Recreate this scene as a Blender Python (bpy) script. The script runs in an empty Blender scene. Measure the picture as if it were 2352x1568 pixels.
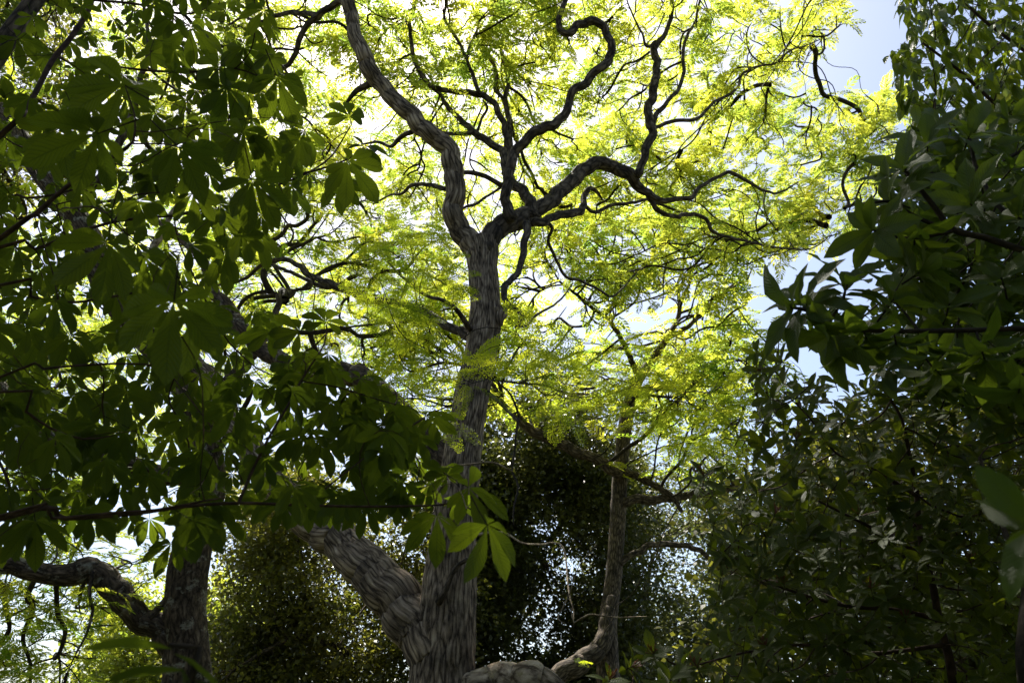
import bpy, math, random
import numpy as np
from mathutils import Vector, Matrix, noise

random.seed(7)
rng = np.random.default_rng(7)
SC = bpy.context.scene
COL = SC.collection

# ------------------------------------------------------------------ camera, sky, sun, exposure
PITCH = math.radians(28.0)
CAM = np.array([0.0, 0.0, 1.6])
FPX = 2352 * 28.0 / 36.0
cam_d = bpy.data.cameras.new("camera")
cam = bpy.data.objects.new("camera", cam_d)
COL.objects.link(cam)
cam.location = CAM
cam.rotation_euler = (math.radians(90) + PITCH, 0, 0)
cam_d.lens = 28.0
cam_d.sensor_width = 36.0
cam_d.clip_start = 0.05
cam_d.clip_end = 3000.0
cam_d.dof.use_dof = True
cam_d.dof.focus_distance = 7.5
cam_d.dof.aperture_fstop = 4.5
SC.camera = cam

SUN_EL = math.radians(60.0)
SUN_AZ = math.radians(-20.0)          # from +Y (view direction), clockwise
world = bpy.data.worlds.new("World")
SC.world = world
world.use_nodes = True
wn = world.node_tree
wn.nodes.clear()
sky = wn.nodes.new("ShaderNodeTexSky")
sky.sky_type = 'NISHITA'
sky.sun_disc = False
sky.sun_elevation = SUN_EL
sky.sun_rotation = SUN_AZ
sky.air_density = 1.0
sky.dust_density = 2.3
sky.ozone_density = 1.2
bg = wn.nodes.new("ShaderNodeBackground")
bg.inputs[1].default_value = 0.072
wo = wn.nodes.new("ShaderNodeOutputWorld")
wn.links.new(sky.outputs[0], bg.inputs[0])
wn.links.new(bg.outputs[0], wo.inputs[0])

sun_d = bpy.data.lights.new("sun", 'SUN')
sun_d.energy = 5.0
sun_d.angle = math.radians(0.5)
sun_d.color = (1.0, 0.95, 0.86)
sun = bpy.data.objects.new("sun", sun_d)
COL.objects.link(sun)
sdir = Vector((math.sin(SUN_AZ) * math.cos(SUN_EL), math.cos(SUN_AZ) * math.cos(SUN_EL), math.sin(SUN_EL)))
sun.rotation_mode = 'QUATERNION'
sun.rotation_quaternion = sdir.to_track_quat('Z', 'Y')
sun.location = (0, 10, 40)

SC.view_settings.view_transform = 'Standard'
SC.view_settings.look = 'None'
SC.view_settings.gamma = 1.0
SC.view_settings.exposure = 1.62
SC.view_settings.use_curve_mapping = False
SC.render.engine = 'CYCLES'
SC.cycles.max_bounces = 7
SC.cycles.diffuse_bounces = 5
SC.cycles.glossy_bounces = 2
SC.cycles.transmission_bounces = 4
SC.cycles.sample_clamp_indirect = 4.0
SC.cycles.use_denoising = True

# ------------------------------------------------------------------ projection helpers
FW = np.array([0, math.cos(PITCH), math.sin(PITCH)])
UP = np.array([0, -math.sin(PITCH), math.cos(PITCH)])
RT = np.array([1.0, 0, 0])


def P(px, py, Y):
    px = np.asarray(px, float); py = np.asarray(py, float); Y = np.asarray(Y, float)
    d = ((px - 1176) / FPX)[..., None] * RT + ((784 - py) / FPX)[..., None] * UP + FW
    return CAM + d * (Y / d[..., 1])[..., None]


def depth(p):
    return (np.asarray(p) - CAM) @ FW


def proj(p):
    q = np.asarray(p) - CAM
    z = q @ FW
    z = np.where(z < 0.01, 0.01, z)
    return 1176 + FPX * (q @ RT) / z, 784 - FPX * (q @ UP) / z, z


def in_poly(x, y, poly):
    x = np.asarray(x); y = np.asarray(y)
    ins = np.zeros(x.shape, bool)
    n = len(poly)
    for i in range(n):
        x0, y0 = poly[i]; x1, y1 = poly[(i + 1) % n]
        c = ((y0 > y) != (y1 > y)) & (x < (x1 - x0) * (y - y0) / ((y1 - y0) or 1e-9) + x0)
        ins ^= c
    return ins


def poly_pts(poly, n):
    """n random pixel points in a polygon"""
    xs = [p[0] for p in poly]; ys = [p[1] for p in poly]
    out = np.zeros((0, 2))
    while len(out) < n:
        q = np.stack([rng.uniform(min(xs), max(xs), n * 2), rng.uniform(min(ys), max(ys), n * 2)], 1)
        out = np.concatenate([out, q[in_poly(q[:, 0], q[:, 1], poly)]])
    return out[:n]


def unit(v):
    v = np.asarray(v, float)
    return v / np.maximum(np.linalg.norm(v, axis=-1, keepdims=True), 1e-9)


def nz(p, s, seed=0.0):
    return np.array([noise.noise(Vector((q[0] * s + seed, q[1] * s - seed, q[2] * s + 2 * seed))) for q in p])


# ------------------------------------------------------------------ materials
def mat_new(name):
    m = bpy.data.materials.new(name)
    m.use_nodes = True
    nt = m.node_tree
    nt.nodes.clear()
    return m, nt, nt.nodes.new, nt.links.new


def ramp(N, fac_pts):
    r = N("ShaderNodeValToRGB")
    e = r.color_ramp.elements
    e[0].position, e[0].color = fac_pts[0][0], (*fac_pts[0][1], 1)
    e[1].position, e[1].color = fac_pts[-1][0], (*fac_pts[-1][1], 1)
    for p, c in fac_pts[1:-1]:
        x = e.new(p); x.color = (*c, 1)
    return r


def leaf_mat(name, c_a, c_b, t_a, t_b, rough=0.4, trans=0.5, clump=0.5, veins=0, spots=None, spec=0.5):
    """two sided leaf: reflecting colour a..b, transmitted colour t_a..t_b, varied leaf by leaf and clump by clump"""
    m, nt, N, L = mat_new(name)
    at = N("ShaderNodeAttribute"); at.attribute_name = "tint"
    oi = N("ShaderNodeObjectInfo")
    ad = N("ShaderNodeMath"); ad.operation = 'ADD'
    L(at.outputs['Fac'], ad.inputs[0]); L(oi.outputs['Random'], ad.inputs[1])
    fr = N("ShaderNodeMath"); fr.operation = 'FRACT'; L(ad.outputs[0], fr.inputs[0])
    ge = N("ShaderNodeNewGeometry")
    no = N("ShaderNodeTexNoise"); no.inputs['Scale'].default_value = clump; no.inputs['Detail'].default_value = 2
    L(ge.outputs['Position'], no.inputs['Vector'])
    mr = N("ShaderNodeMapRange"); mr.inputs['From Min'].default_value = 0.32; mr.inputs['From Max'].default_value = 0.68
    L(no.outputs['Fac'], mr.inputs['Value'])
    mx = N("ShaderNodeMath"); mx.operation = 'MULTIPLY_ADD'; mx.inputs[1].default_value = 0.45
    L(fr.outputs[0], mx.inputs[0])
    m2 = N("ShaderNodeMath"); m2.operation = 'MULTIPLY'; m2.inputs[1].default_value = 0.55
    L(mr.outputs[0], m2.inputs[0]); L(m2.outputs[0], mx.inputs[2])
    fac = mx.outputs[0]
    ca = N("ShaderNodeMix"); ca.data_type = 'RGBA'; ca.inputs[6].default_value = (*c_a, 1); ca.inputs[7].default_value = (*c_b, 1)
    L(fac, ca.inputs[0])
    ta = N("ShaderNodeMix"); ta.data_type = 'RGBA'; ta.inputs[6].default_value = (*t_a, 1); ta.inputs[7].default_value = (*t_b, 1)
    L(fac, ta.inputs[0])
    co, tr = ca.outputs[2], ta.outputs[2]
    bump = None
    if veins:
        uv = N("ShaderNodeUVMap"); uv.uv_map = "uv"
        sp = N("ShaderNodeSeparateXYZ"); L(uv.outputs[0], sp.inputs[0])
        # u in 0..1 across, v in 0..1 along: side veins run up and outwards
        au = N("ShaderNodeMath"); au.operation = 'SUBTRACT'; au.inputs[1].default_value = 0.5; L(sp.outputs[0], au.inputs[0])
        ab = N("ShaderNodeMath"); ab.operation = 'ABSOLUTE'; L(au.outputs[0], ab.inputs[0])
        sl = N("ShaderNodeMath"); sl.operation = 'MULTIPLY'; sl.inputs[1].default_value = -0.42; L(ab.outputs[0], sl.inputs[0])
        sv = N("ShaderNodeMath"); sv.operation = 'ADD'; L(sp.outputs[1], sv.inputs[0]); L(sl.outputs[0], sv.inputs[1])
        fq = N("ShaderNodeMath"); fq.operation = 'MULTIPLY'; fq.inputs[1].default_value = veins * 6.2832; L(sv.outputs[0], fq.inputs[0])
        sn = N("ShaderNodeMath"); sn.operation = 'SINE'; L(fq.outputs[0], sn.inputs[0])
        vr = N("ShaderNodeMapRange"); vr.inputs['From Min'].default_value = 0.72; vr.inputs['From Max'].default_value = 1.0
        L(sn.outputs[0], vr.inputs['Value'])
        md = N("ShaderNodeMapRange"); md.inputs['From Min'].default_value = 0.045; md.inputs['From Max'].default_value = 0.012
        L(ab.outputs[0], md.inputs['Value'])
        vm = N("ShaderNodeMath"); vm.operation = 'MAXIMUM'; L(vr.outputs[0], vm.inputs[0]); L(md.outputs[0], vm.inputs[1])
        vs = N("ShaderNodeMath"); vs.operation = 'MULTIPLY'; vs.inputs[1].default_value = 0.7; L(vm.outputs[0], vs.inputs[0])
        # veins: paler on the surface, darker against the light
        c2 = N("ShaderNodeMix"); c2.data_type = 'RGBA'; c2.inputs[7].default_value = (c_b[0] * 1.7, c_b[1] * 1.6, c_b[2] * 2.0, 1)
        L(vs.outputs[0], c2.inputs[0]); L(co, c2.inputs[6]); co = c2.outputs[2]
        t2 = N("ShaderNodeMix"); t2.data_type = 'RGBA'; t2.inputs[7].default_value = (t_a[0] * 0.35, t_a[1] * 0.35, t_a[2] * 0.4, 1)
        L(vs.outputs[0], t2.inputs[0]); L(tr, t2.inputs[6]); tr = t2.outputs[2]
        bp = N("ShaderNodeBump"); bp.inputs['Strength'].default_value = 0.35; bp.inputs['Distance'].default_value = 0.004
        L(sn.outputs[0], bp.inputs['Height']); bump = bp.outputs[0]
    if spots:
        n3 = N("ShaderNodeTexNoise"); n3.inputs['Scale'].default_value = 22; n3.inputs['Detail'].default_value = 4
        L(ge.outputs['Position'], n3.inputs['Vector'])
        r3 = N("ShaderNodeMapRange"); r3.inputs['From Min'].default_value = 0.62; r3.inputs['From Max'].default_value = 0.74
        L(n3.outputs['Fac'], r3.inputs['Value'])
        c3 = N("ShaderNodeMix"); c3.data_type = 'RGBA'; c3.inputs[7].default_value = (*spots, 1)
        L(r3.outputs[0], c3.inputs[0]); L(co, c3.inputs[6]); co = c3.outputs[2]
    pr = N("ShaderNodeBsdfPrincipled")
    pr.inputs['Roughness'].default_value = rough
    pr.inputs['Specular IOR Level'].default_value = spec
    L(co, pr.inputs['Base Color'])
    tn = N("ShaderNodeBsdfTranslucent"); L(tr, tn.inputs['Color'])
    if bump:
        L(bump, pr.inputs['Normal'])
    ms = N("ShaderNodeMixShader"); ms.inputs[0].default_value = trans
    L(pr.outputs[0], ms.inputs[1]); L(tn.outputs[0], ms.inputs[2])
    ou = N("ShaderNodeOutputMaterial"); L(ms.outputs[0], ou.inputs[0])
    return m


def bark_mat(name, dark, mid, pale, ridge=1.0, lichen=None, fine=9.0, stretch=0.2, bump=0.8, edge=0.4, grain=2.2):
    m, nt, N, L = mat_new(name)
    at = N("ShaderNodeAttribute"); at.attribute_name = "bk"
    mp = N("ShaderNodeMapping"); mp.inputs['Scale'].default_value = (1, 1, stretch)
    L(at.outputs['Vector'], mp.inputs['Vector'])
    n0 = N("ShaderNodeTexNoise"); n0.inputs['Scale'].default_value = 3.0; n0.inputs['Detail'].default_value = 3
    L(mp.outputs[0], n0.inputs['Vector'])
    dm = N("ShaderNodeMix"); dm.data_type = 'VECTOR'; dm.inputs[0].default_value = 0.11
    L(mp.outputs[0], dm.inputs[4]); L(n0.outputs['Color'], dm.inputs[5])
    vo = N("ShaderNodeTexVoronoi"); vo.feature = 'DISTANCE_TO_EDGE'; vo.inputs['Scale'].default_value = fine * 1.3
    L(dm.outputs[1], vo.inputs['Vector'])
    vr = N("ShaderNodeMapRange"); vr.inputs['From Max'].default_value = edge
    L(vo.outputs['Distance'], vr.inputs['Value'])
    nf = N("ShaderNodeTexNoise"); nf.inputs['Scale'].default_value = fine * grain; nf.inputs['Detail'].default_value = 9; nf.inputs['Roughness'].default_value = 0.74
    L(dm.outputs[1], nf.inputs['Vector'])
    hh = N("ShaderNodeMath"); hh.operation = 'MULTIPLY_ADD'; hh.inputs[1].default_value = 0.26
    L(vr.outputs[0], hh.inputs[0])
    h2 = N("ShaderNodeMath"); h2.operation = 'MULTIPLY'; h2.inputs[1].default_value = 1.0
    L(nf.outputs['Fac'], h2.inputs[0]); L(h2.outputs[0], hh.inputs[2])
    cr = ramp(N, [(0.46, dark), (0.70, mid), (0.96, pale)])
    L(hh.outputs[0], cr.inputs[0])
    co = cr.outputs[0]
    ng = N("ShaderNodeTexNoise"); ng.inputs['Scale'].default_value = 2.6; ng.inputs['Detail'].default_value = 6; ng.inputs['Roughness'].default_value = 0.65
    L(at.outputs['Vector'], ng.inputs['Vector'])
    rg = N("ShaderNodeMapRange"); rg.inputs['From Min'].default_value = 0.35; rg.inputs['From Max'].default_value = 0.62; rg.inputs['To Min'].default_value = 0.45; rg.inputs['To Max'].default_value = 1.15
    L(ng.outputs['Fac'], rg.inputs['Value'])
    mg = N("ShaderNodeVectorMath"); mg.operation = 'SCALE'
    L(co, mg.inputs[0]); L(rg.outputs[0], mg.inputs['Scale']); co = mg.outputs[0]
    if lichen:
        n3 = N("ShaderNodeTexNoise"); n3.inputs['Scale'].default_value = 4.5; n3.inputs['Detail'].default_value = 6; n3.inputs['Roughness'].default_value = 0.7
        L(at.outputs['Vector'], n3.inputs['Vector'])
        r3 = N("ShaderNodeMapRange"); r3.inputs['From Min'].default_value = 0.54; r3.inputs['From Max'].default_value = 0.64
        L(n3.outputs['Fac'], r3.inputs['Value'])
        c3 = N("ShaderNodeMix"); c3.data_type = 'RGBA'; c3.inputs[7].default_value = (*lichen, 1)
        L(r3.outputs[0], c3.inputs[0]); L(co, c3.inputs[6]); co = c3.outputs[2]
    pr = N("ShaderNodeBsdfPrincipled"); pr.inputs['Roughness'].default_value = 0.9
    pr.inputs['Specular IOR Level'].default_value = 0.2
    L(co, pr.inputs['Base Color'])
    bp = N("ShaderNodeBump"); bp.inputs['Strength'].default_value = bump; bp.inputs['Distance'].default_value = 0.035 * ridge
    L(hh.outputs[0], bp.inputs['Height']); L(bp.outputs[0], pr.inputs['Normal'])
    ou = N("ShaderNodeOutputMaterial"); L(pr.outputs[0], ou.inputs[0])
    return m


M_feather = leaf_mat("feathery_leaf", (0.08, 0.15, 0.02), (0.16, 0.18, 0.02), (0.24, 0.40, 0.05), (0.72, 0.68, 0.06), rough=0.6, spec=0.08, trans=0.62, clump=0.55)
M_feather_r = leaf_mat("feathery_leaf_far", (0.07, 0.14, 0.02), (0.14, 0.17, 0.02), (0.20, 0.38, 0.03), (0.72, 0.68, 0.06), rough=0.6, spec=0.08, trans=0.62, clump=0.5)
M_feather_green = leaf_mat("feathery_leaf_young", (0.05, 0.10, 0.012), (0.10, 0.15, 0.015), (0.32, 0.44, 0.02), (0.62, 0.64, 0.03), spec=0.06, rough=0.65, trans=0.55, clump=0.9)
M_palm = leaf_mat("palmate_leaf", (0.030, 0.055, 0.007), (0.045, 0.072, 0.009), (0.07, 0.115, 0.006), (0.20, 0.26, 0.010), rough=0.6, trans=0.45, clump=1.3, veins=13, spec=0.25)
M_ribbed = leaf_mat("ribbed_leaf", (0.035, 0.06, 0.009), (0.055, 0.085, 0.012), (0.10, 0.17, 0.010), (0.20, 0.27, 0.014), rough=0.5, trans=0.46, clump=1.5, veins=16, spec=0.2)
M_glossy = leaf_mat("drooping_leaf", (0.035, 0.07, 0.009), (0.07, 0.11, 0.012), (0.12, 0.20, 0.012), (0.44, 0.52, 0.02), rough=0.34, trans=0.48, clump=1.2, veins=8, spec=0.35)
M_rhodo = leaf_mat("rhododendron_leaf", (0.024, 0.042, 0.007), (0.045, 0.062, 0.009), (0.05, 0.09, 0.008), (0.34, 0.40, 0.016), rough=0.5, trans=0.44, clump=1.4, veins=9, spec=0.13)
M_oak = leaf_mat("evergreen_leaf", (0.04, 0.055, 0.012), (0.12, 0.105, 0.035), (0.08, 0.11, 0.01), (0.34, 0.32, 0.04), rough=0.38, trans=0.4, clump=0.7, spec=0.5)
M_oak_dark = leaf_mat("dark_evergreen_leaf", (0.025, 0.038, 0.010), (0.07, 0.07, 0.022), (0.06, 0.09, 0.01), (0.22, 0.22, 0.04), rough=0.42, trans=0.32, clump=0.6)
M_oak_pale = leaf_mat("grey_green_leaf", (0.06, 0.08, 0.03), (0.14, 0.14, 0.07), (0.10, 0.14, 0.02), (0.28, 0.30, 0.08), rough=0.45, trans=0.35, clump=0.5)
M_lime = leaf_mat("lime_leaf", (0.10, 0.14, 0.02), (0.2, 0.2, 0.04), (0.25, 0.35, 0.02), (0.55, 0.55, 0.06), rough=0.5, trans=0.5, clump=0.4)
M_red = leaf_mat("dry_leaf", (0.10, 0.03, 0.015), (0.16, 0.06, 0.02), (0.14, 0.04, 0.01), (0.3, 0.12, 0.02), rough=0.6, trans=0.3)

B_main = bark_mat("grey_furrowed_bark", (0.045, 0.031, 0.02), (0.31, 0.23, 0.155), (0.58, 0.47, 0.33), ridge=0.8, fine=15, stretch=0.17, bump=1.0, edge=0.3, grain=1.7)
B_limb = bark_mat("scaly_limb_bark", (0.024, 0.018, 0.012), (0.12, 0.09, 0.064), (0.30, 0.235, 0.17), ridge=0.7, fine=13, stretch=0.3, edge=0.3, grain=1.8, bump=0.8)
B_twig = bark_mat("twig_bark", (0.02, 0.015, 0.01), (0.05, 0.038, 0.025), (0.10, 0.08, 0.055), ridge=0.2, fine=20, stretch=0.5, bump=0.4)
B_moss = bark_mat("mottled_bark", (0.028, 0.019, 0.012), (0.13, 0.092, 0.06), (0.28, 0.21, 0.15), ridge=0.8, fine=13, stretch=0.3, lichen=(0.27, 0.25, 0.19), bump=0.9)
B_pale_lit = bark_mat("pale_sunlit_bark", (0.09, 0.06, 0.035), (0.55, 0.43, 0.29), (0.76, 0.65, 0.48), ridge=1.2, fine=6, stretch=0.6, lichen=(0.30, 0.24, 0.13), bump=1.0)  # low limb's sunlight worked into the colour; the pale twigs share it
B_dark = bark_mat("dark_shoot_bark", (0.02, 0.016, 0.011), (0.05, 0.038, 0.026), (0.10, 0.08, 0.055), ridge=0.15, fine=30, stretch=0.4, bump=0.4)
B_red = bark_mat("reddish_shoot_bark", (0.03, 0.018, 0.011), (0.075, 0.045, 0.03), (0.14, 0.09, 0.06), ridge=0.15, fine=30, stretch=0.4, bump=0.4)


# ------------------------------------------------------------------ mesh helpers
def make_mesh(name, V, F, mat, uv=None, attrs=None, smooth=True):
    """F: int array (m,k) with k 3 or 4, or a list of such arrays"""
    if not isinstance(F, list):
        F = [F]
    F = [f for f in F if len(f)]
    me = bpy.data.meshes.new(name)
    V = np.asarray(V, np.float32)
    me.vertices.add(len(V)); me.vertices.foreach_set('co', V.ravel())
    loops = np.concatenate([f.ravel() for f in F]).astype(np.int32)
    tot = np.concatenate([np.full(len(f), f.shape[1], np.int32) for f in F])
    st = np.concatenate([[0], np.cumsum(tot)[:-1]]).astype(np.int32)
    me.loops.add(len(loops)); me.loops.foreach_set('vertex_index', loops)
    me.polygons.add(len(tot)); me.polygons.foreach_set('loop_start', st)
    me.polygons.foreach_set('loop_total', tot)
    if uv is not None:
        l = me.uv_layers.new(name="uv")
        l.data.foreach_set('uv', np.asarray(uv, np.float32)[loops].ravel())
    for k, a in (attrs or {}).items():
        a = np.asarray(a, np.float32)
        if a.ndim == 1:
            me.attributes.new(k, 'FLOAT', 'POINT').data.foreach_set('value', a)
        else:
            me.attributes.new(k, 'FLOAT_VECTOR', 'POINT').data.foreach_set('vector', a.ravel())
    me.update(calc_edges=True)
    if smooth:
        me.polygons.foreach_set('use_smooth', np.ones(len(tot), bool))
    me.materials.append(mat)
    return me


def link(name, data, parent=None, kind=None):
    o = bpy.data.objects.new(name, data)
    COL.objects.link(o)
    if parent is not None:
        o.parent = parent
    if kind:
        o['kind'] = kind
    return o


def thing(name, base, label, cat, group=None):
    o = bpy.data.objects.new(name, None)
    COL.objects.link(o)
    o.empty_display_size = 0.3
    o.location = base
    o['label'] = label; o['category'] = cat
    if group:
        o['group'] = group
    return o


def part(name, me, root, kind=None):
    """a mesh in world coordinates as a child of root"""
    o = link(name, me, root, kind)
    o.location = -Vector(root.location)
    return o


def catmull(pts, rad, step):
    pts = np.asarray(pts, float); rad = np.asarray(rad, float)
    n = len(pts)
    if n < 3:
        k = max(2, int(np.linalg.norm(pts[-1] - pts[0]) / step) + 1)
        t = np.linspace(0, 1, k)[:, None]
        return pts[0] * (1 - t) + pts[-1] * t, rad[0] * (1 - t[:, 0]) + rad[-1] * t[:, 0]
    e = np.concatenate([[2 * pts[0] - pts[1]], pts, [2 * pts[-1] - pts[-2]]])
    P_, R_ = [], []
    for i in range(n - 1):
        a, b, c, d = e[i], e[i + 1], e[i + 2], e[i + 3]
        k = max(1, int(np.ceil(np.linalg.norm(c - b) / step)))
        for j in range(k):
            t = j / k
            P_.append(0.5 * ((2 * b) + (-a + c) * t + (2 * a - 5 * b + 4 * c - d) * t * t + (-a + 3 * b - 3 * c + d) * t ** 3))
            R_.append(rad[i] * (1 - t) + rad[i + 1] * t)
    P_.append(pts[-1]); R_.append(rad[-1])
    return np.array(P_), np.array(R_)


class Tubes:
    """collects tubes into one mesh, with a bark coordinate that wraps without a seam"""
    def __init__(s):
        s.V, s.F, s.B, s.n = [], [], [], 0

    def add(s, pts, rad, sides=6, disp=None, v0=0.0, cap=True):
        pts = np.asarray(pts, float); rad = np.asarray(rad, float)
        n = len(pts)
        if n < 2:
            return
        T = np.empty_like(pts)
        T[1:-1] = pts[2:] - pts[:-2]; T[0] = pts[1] - pts[0]; T[-1] = pts[-1] - pts[-2]
        T = unit(T)
        u = np.cross(T[0], [0.3, 0.9, 0.2]); u /= max(np.linalg.norm(u), 1e-6)
        U = np.empty_like(pts)
        for i in range(n):
            u = u - T[i] * (u @ T[i]); u /= max(np.linalg.norm(u), 1e-9)
            U[i] = u
        W = np.cross(T, U)
        th = np.arange(sides) * 2 * math.pi / sides
        ct, stt = np.cos(th), np.sin(th)
        ln = v0 + np.concatenate([[0], np.cumsum(np.linalg.norm(np.diff(pts, axis=0), axis=1))])
        R = np.repeat(rad[:, None], sides, 1)
        if disp:
            R = R * disp(ct, stt, ln, rad)
        V = pts[:, None, :] + R[..., None] * (ct[None, :, None] * U[:, None, :] + stt[None, :, None] * W[:, None, :])
        r0 = max(rad.mean(), 0.01)
        B = np.empty((n, sides, 3)); B[..., 0] = ct * r0; B[..., 1] = stt * r0; B[..., 2] = ln[:, None]
        B += (s.n % 97) * 0.37
        i = np.arange(n - 1)[:, None] * sides; j = np.arange(sides)[None, :]; j2 = (j + 1) % sides
        F = np.stack([i + j, i + j2, i + sides + j2, i + sides + j], -1).reshape(-1, 4) + s.n
        s.V.append(V.reshape(-1, 3)); s.B.append(B.reshape(-1, 3)); s.F.append(F)
        s.n += n * sides
        if cap and rad[0] > 0.012:
            s.V.append((pts[0] - T[0] * rad[0] * 0.5)[None]); s.B.append(B[0, :1])
            base = s.n - n * sides
            s.cap = getattr(s, 'cap', [])
            s.cap.append(np.stack([base + (np.arange(sides) + 1) % sides, base + np.arange(sides), np.full(sides, s.n)], -1))
            s.n += 1
            sh = 1
        else:
            sh = 0
        if cap and rad[-1] > 0.004:
            s.V.append((pts[-1] + T[-1] * rad[-1] * 0.6)[None]); s.B.append(B[-1, :1])
            k = (n - 1) * sides
            base = s.n - sh - n * sides + k
            q = np.stack([base + np.arange(sides), base + (np.arange(sides) + 1) % sides, np.full(sides, s.n), np.full(sides, s.n)], -1)
            s.cap = getattr(s, 'cap', []); s.cap.append(q[:, :3])
            s.n += 1

    def mesh(s, name, mat):
        F = [np.concatenate(s.F)]
        if getattr(s, 'cap', None):
            F.append(np.concatenate(s.cap))
        return make_mesh(name, np.concatenate(s.V), F, mat, attrs={'bk': np.concatenate(s.B)})


def bark_disp(amp, lump, freq, seed):
    """ridges that run along the limb, lumps and knots, as real relief"""
    def f(ct, st, ln, rad):
        R = np.ones((len(ln), len(ct)))
        for i in range(len(ln)):
            for j in range(len(ct)):
                c, s_ = ct[j] * rad[i], st[j] * rad[i]
                a = noise.noise(Vector((c * freq + seed, s_ * freq, ln[i] * freq * 0.16)))
                b = noise.noise(Vector((c * 2.2 + seed, s_ * 2.2 + 5, ln[i] * 1.3)))
                d = noise.noise(Vector((c * 5 + seed, s_ * 5 + 9, ln[i] * 3.2)))
                R[i, j] += amp * (1 - 2 * abs(a)) + lump * b + lump * 0.5 * d
        return R
    return f


# ------------------------------------------------------------------ limbs from traced lines
def limb_pts(spec, Y0, Y1):
    """spec [(px,py,width px)], horizontal distance running Y0..Y1 -> world points and radii"""
    s = np.array([[a, b, c] for a, b, c in spec], float)
    seg = np.concatenate([[0], np.cumsum(np.hypot(np.diff(s[:, 0]), np.diff(s[:, 1])))])
    t = seg / seg[-1]
    p = P(s[:, 0], s[:, 1], Y0 + (Y1 - Y0) * t)
    return p, s[:, 2] / 2 / FPX * depth(p)


def C2(*l):
    return [(780.8 + a * .504, b * .504, w * .504) for a, b, w in l]


def C3(*l):
    return [(1561.6 + a * .504, b * .504, w * .504) for a, b, w in l]


# ------------------------------------------------------------------ space colonisation
def colonise(seed_pts, attr, step, kill, wiggle=0.5, wfreq=1.2, max_it=140, seed=0.0, up=0.0):
    """grow a branching net from seed nodes to attractor points. Returns nodes, parent index (-1 for seeds)"""
    N = [np.asarray(p, float) for p in seed_pts]
    par = [-1] * len(N)
    A = np.asarray(attr, float)
    S = np.array(N)
    best = np.full(len(A), 1e9); bi = np.zeros(len(A), int)
    for k in range(0, len(S), 256):
        d = np.linalg.norm(A[:, None] - S[None, k:k + 256], axis=2)
        m = d.argmin(1); v = d[np.arange(len(A)), m]
        w = v < best; best[w] = v[w]; bi[w] = m[w] + k
    alive = best > kill
    grown = {}
    for it in range(max_it):
        ids = np.nonzero(alive)[0]
        if not len(ids):
            break
        own = bi[ids]
        uo, inv = np.unique(own, return_inverse=True)
        NP = np.array([N[i] for i in uo])
        dirs = unit(A[ids] - NP[inv])
        acc = np.zeros((len(uo), 3)); np.add.at(acc, inv, dirs)
        acc = unit(acc)
        new = []
        for k, i in enumerate(uo):
            p = N[i]
            w = noise.noise_vector(Vector(p * wfreq) + Vector((seed, 0, seed)))
            d = acc[k] + wiggle * np.array(w) * 1.6 + rng.normal(0, 0.30, 3)
            if par[i] >= 0:
                d = d + 0.35 * unit(p - N[par[i]])
            d[2] += up
            q = p + unit(d) * step
            c = grown.get(i, 0)
            if c >= 4:
                alive[ids[inv == k]] = False   # tangled: give these up
                continue
            grown[i] = c + 1
            new.append((q, i))
        if not new:
            break
        s0 = len(N)
        Q = np.array([q for q, _ in new])
        for q, i in new:
            N.append(q); par.append(i)
        ids = np.nonzero(alive)[0]
        for k in range(0, len(Q), 256):
            d = np.linalg.norm(A[ids][:, None] - Q[None, k:k + 256], axis=2)
            m = d.argmin(1); v = d[np.arange(len(ids)), m]
            w = v < best[ids]
            best[ids[w]] = v[w]; bi[ids[w]] = m[w] + s0 + k
        alive[ids] = best[ids] > kill
    return np.array(N), np.array(par)


def finish_net(N, par, r_tip, power=0.45, seed_rad=None):
    """child counts, radii, chains"""
    n = len(N)
    tips = np.zeros(n)
    kids = [[] for _ in range(n)]
    for i in range(n):
        if par[i] >= 0:
            kids[par[i]].append(i)
    lvl = np.zeros(n, int)
    for i in range(n - 1, -1, -1):
        if not kids[i]:
            tips[i] = 1 if par[i] >= 0 else 0
        if par[i] >= 0:
            tips[par[i]] += tips[i]
            lvl[par[i]] = max(lvl[par[i]], lvl[i] + 1)
    rad = r_tip * np.maximum(tips, 1) ** power
    chains = []
    for i in range(n):
        if par[i] < 0:
            for c in kids[i]:
                chains.append([i, c])
        elif len(kids[i]) > 1:
            o = sorted(kids[i], key=lambda c: -tips[c])
            for c in o[1:]:
                chains.append([i, c])
    for ch in chains:
        while kids[ch[-1]]:
            k = max(kids[ch[-1]], key=lambda c: tips[c])
            ch.append(k)
    # smooth
    S = N.copy()
    for _ in range(2):
        T = S.copy()
        for ch in chains:
            if len(ch) > 2:
                c = np.array(ch)
                T[c[1:-1]] = S[c[1:-1]] * 0.5 + (S[c[:-2]] + S[c[2:]]) * 0.25
        S = T
    return S, rad, chains, lvl, kids, tips


def net_mesh(name, mat, S, rad, chains, par, seed_rad=None, thick=0.02):
    tb = Tubes()
    for ch in chains:
        c = np.array(ch)
        r = rad[c].copy()
        r[0] = r[1] * 1.15
        if seed_rad is not None and par[c[0]] < 0:
            lim = seed_rad[c[0]] * 0.75
            r = np.minimum(r, max(lim, 0.004))
        r[-1] *= 0.5
        sides = 6 if r[1] > thick else (4 if r[1] > thick * 0.4 else 3)
        tb.add(S[c], r, sides, cap=False)
    return tb.mesh(name, mat)


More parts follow.
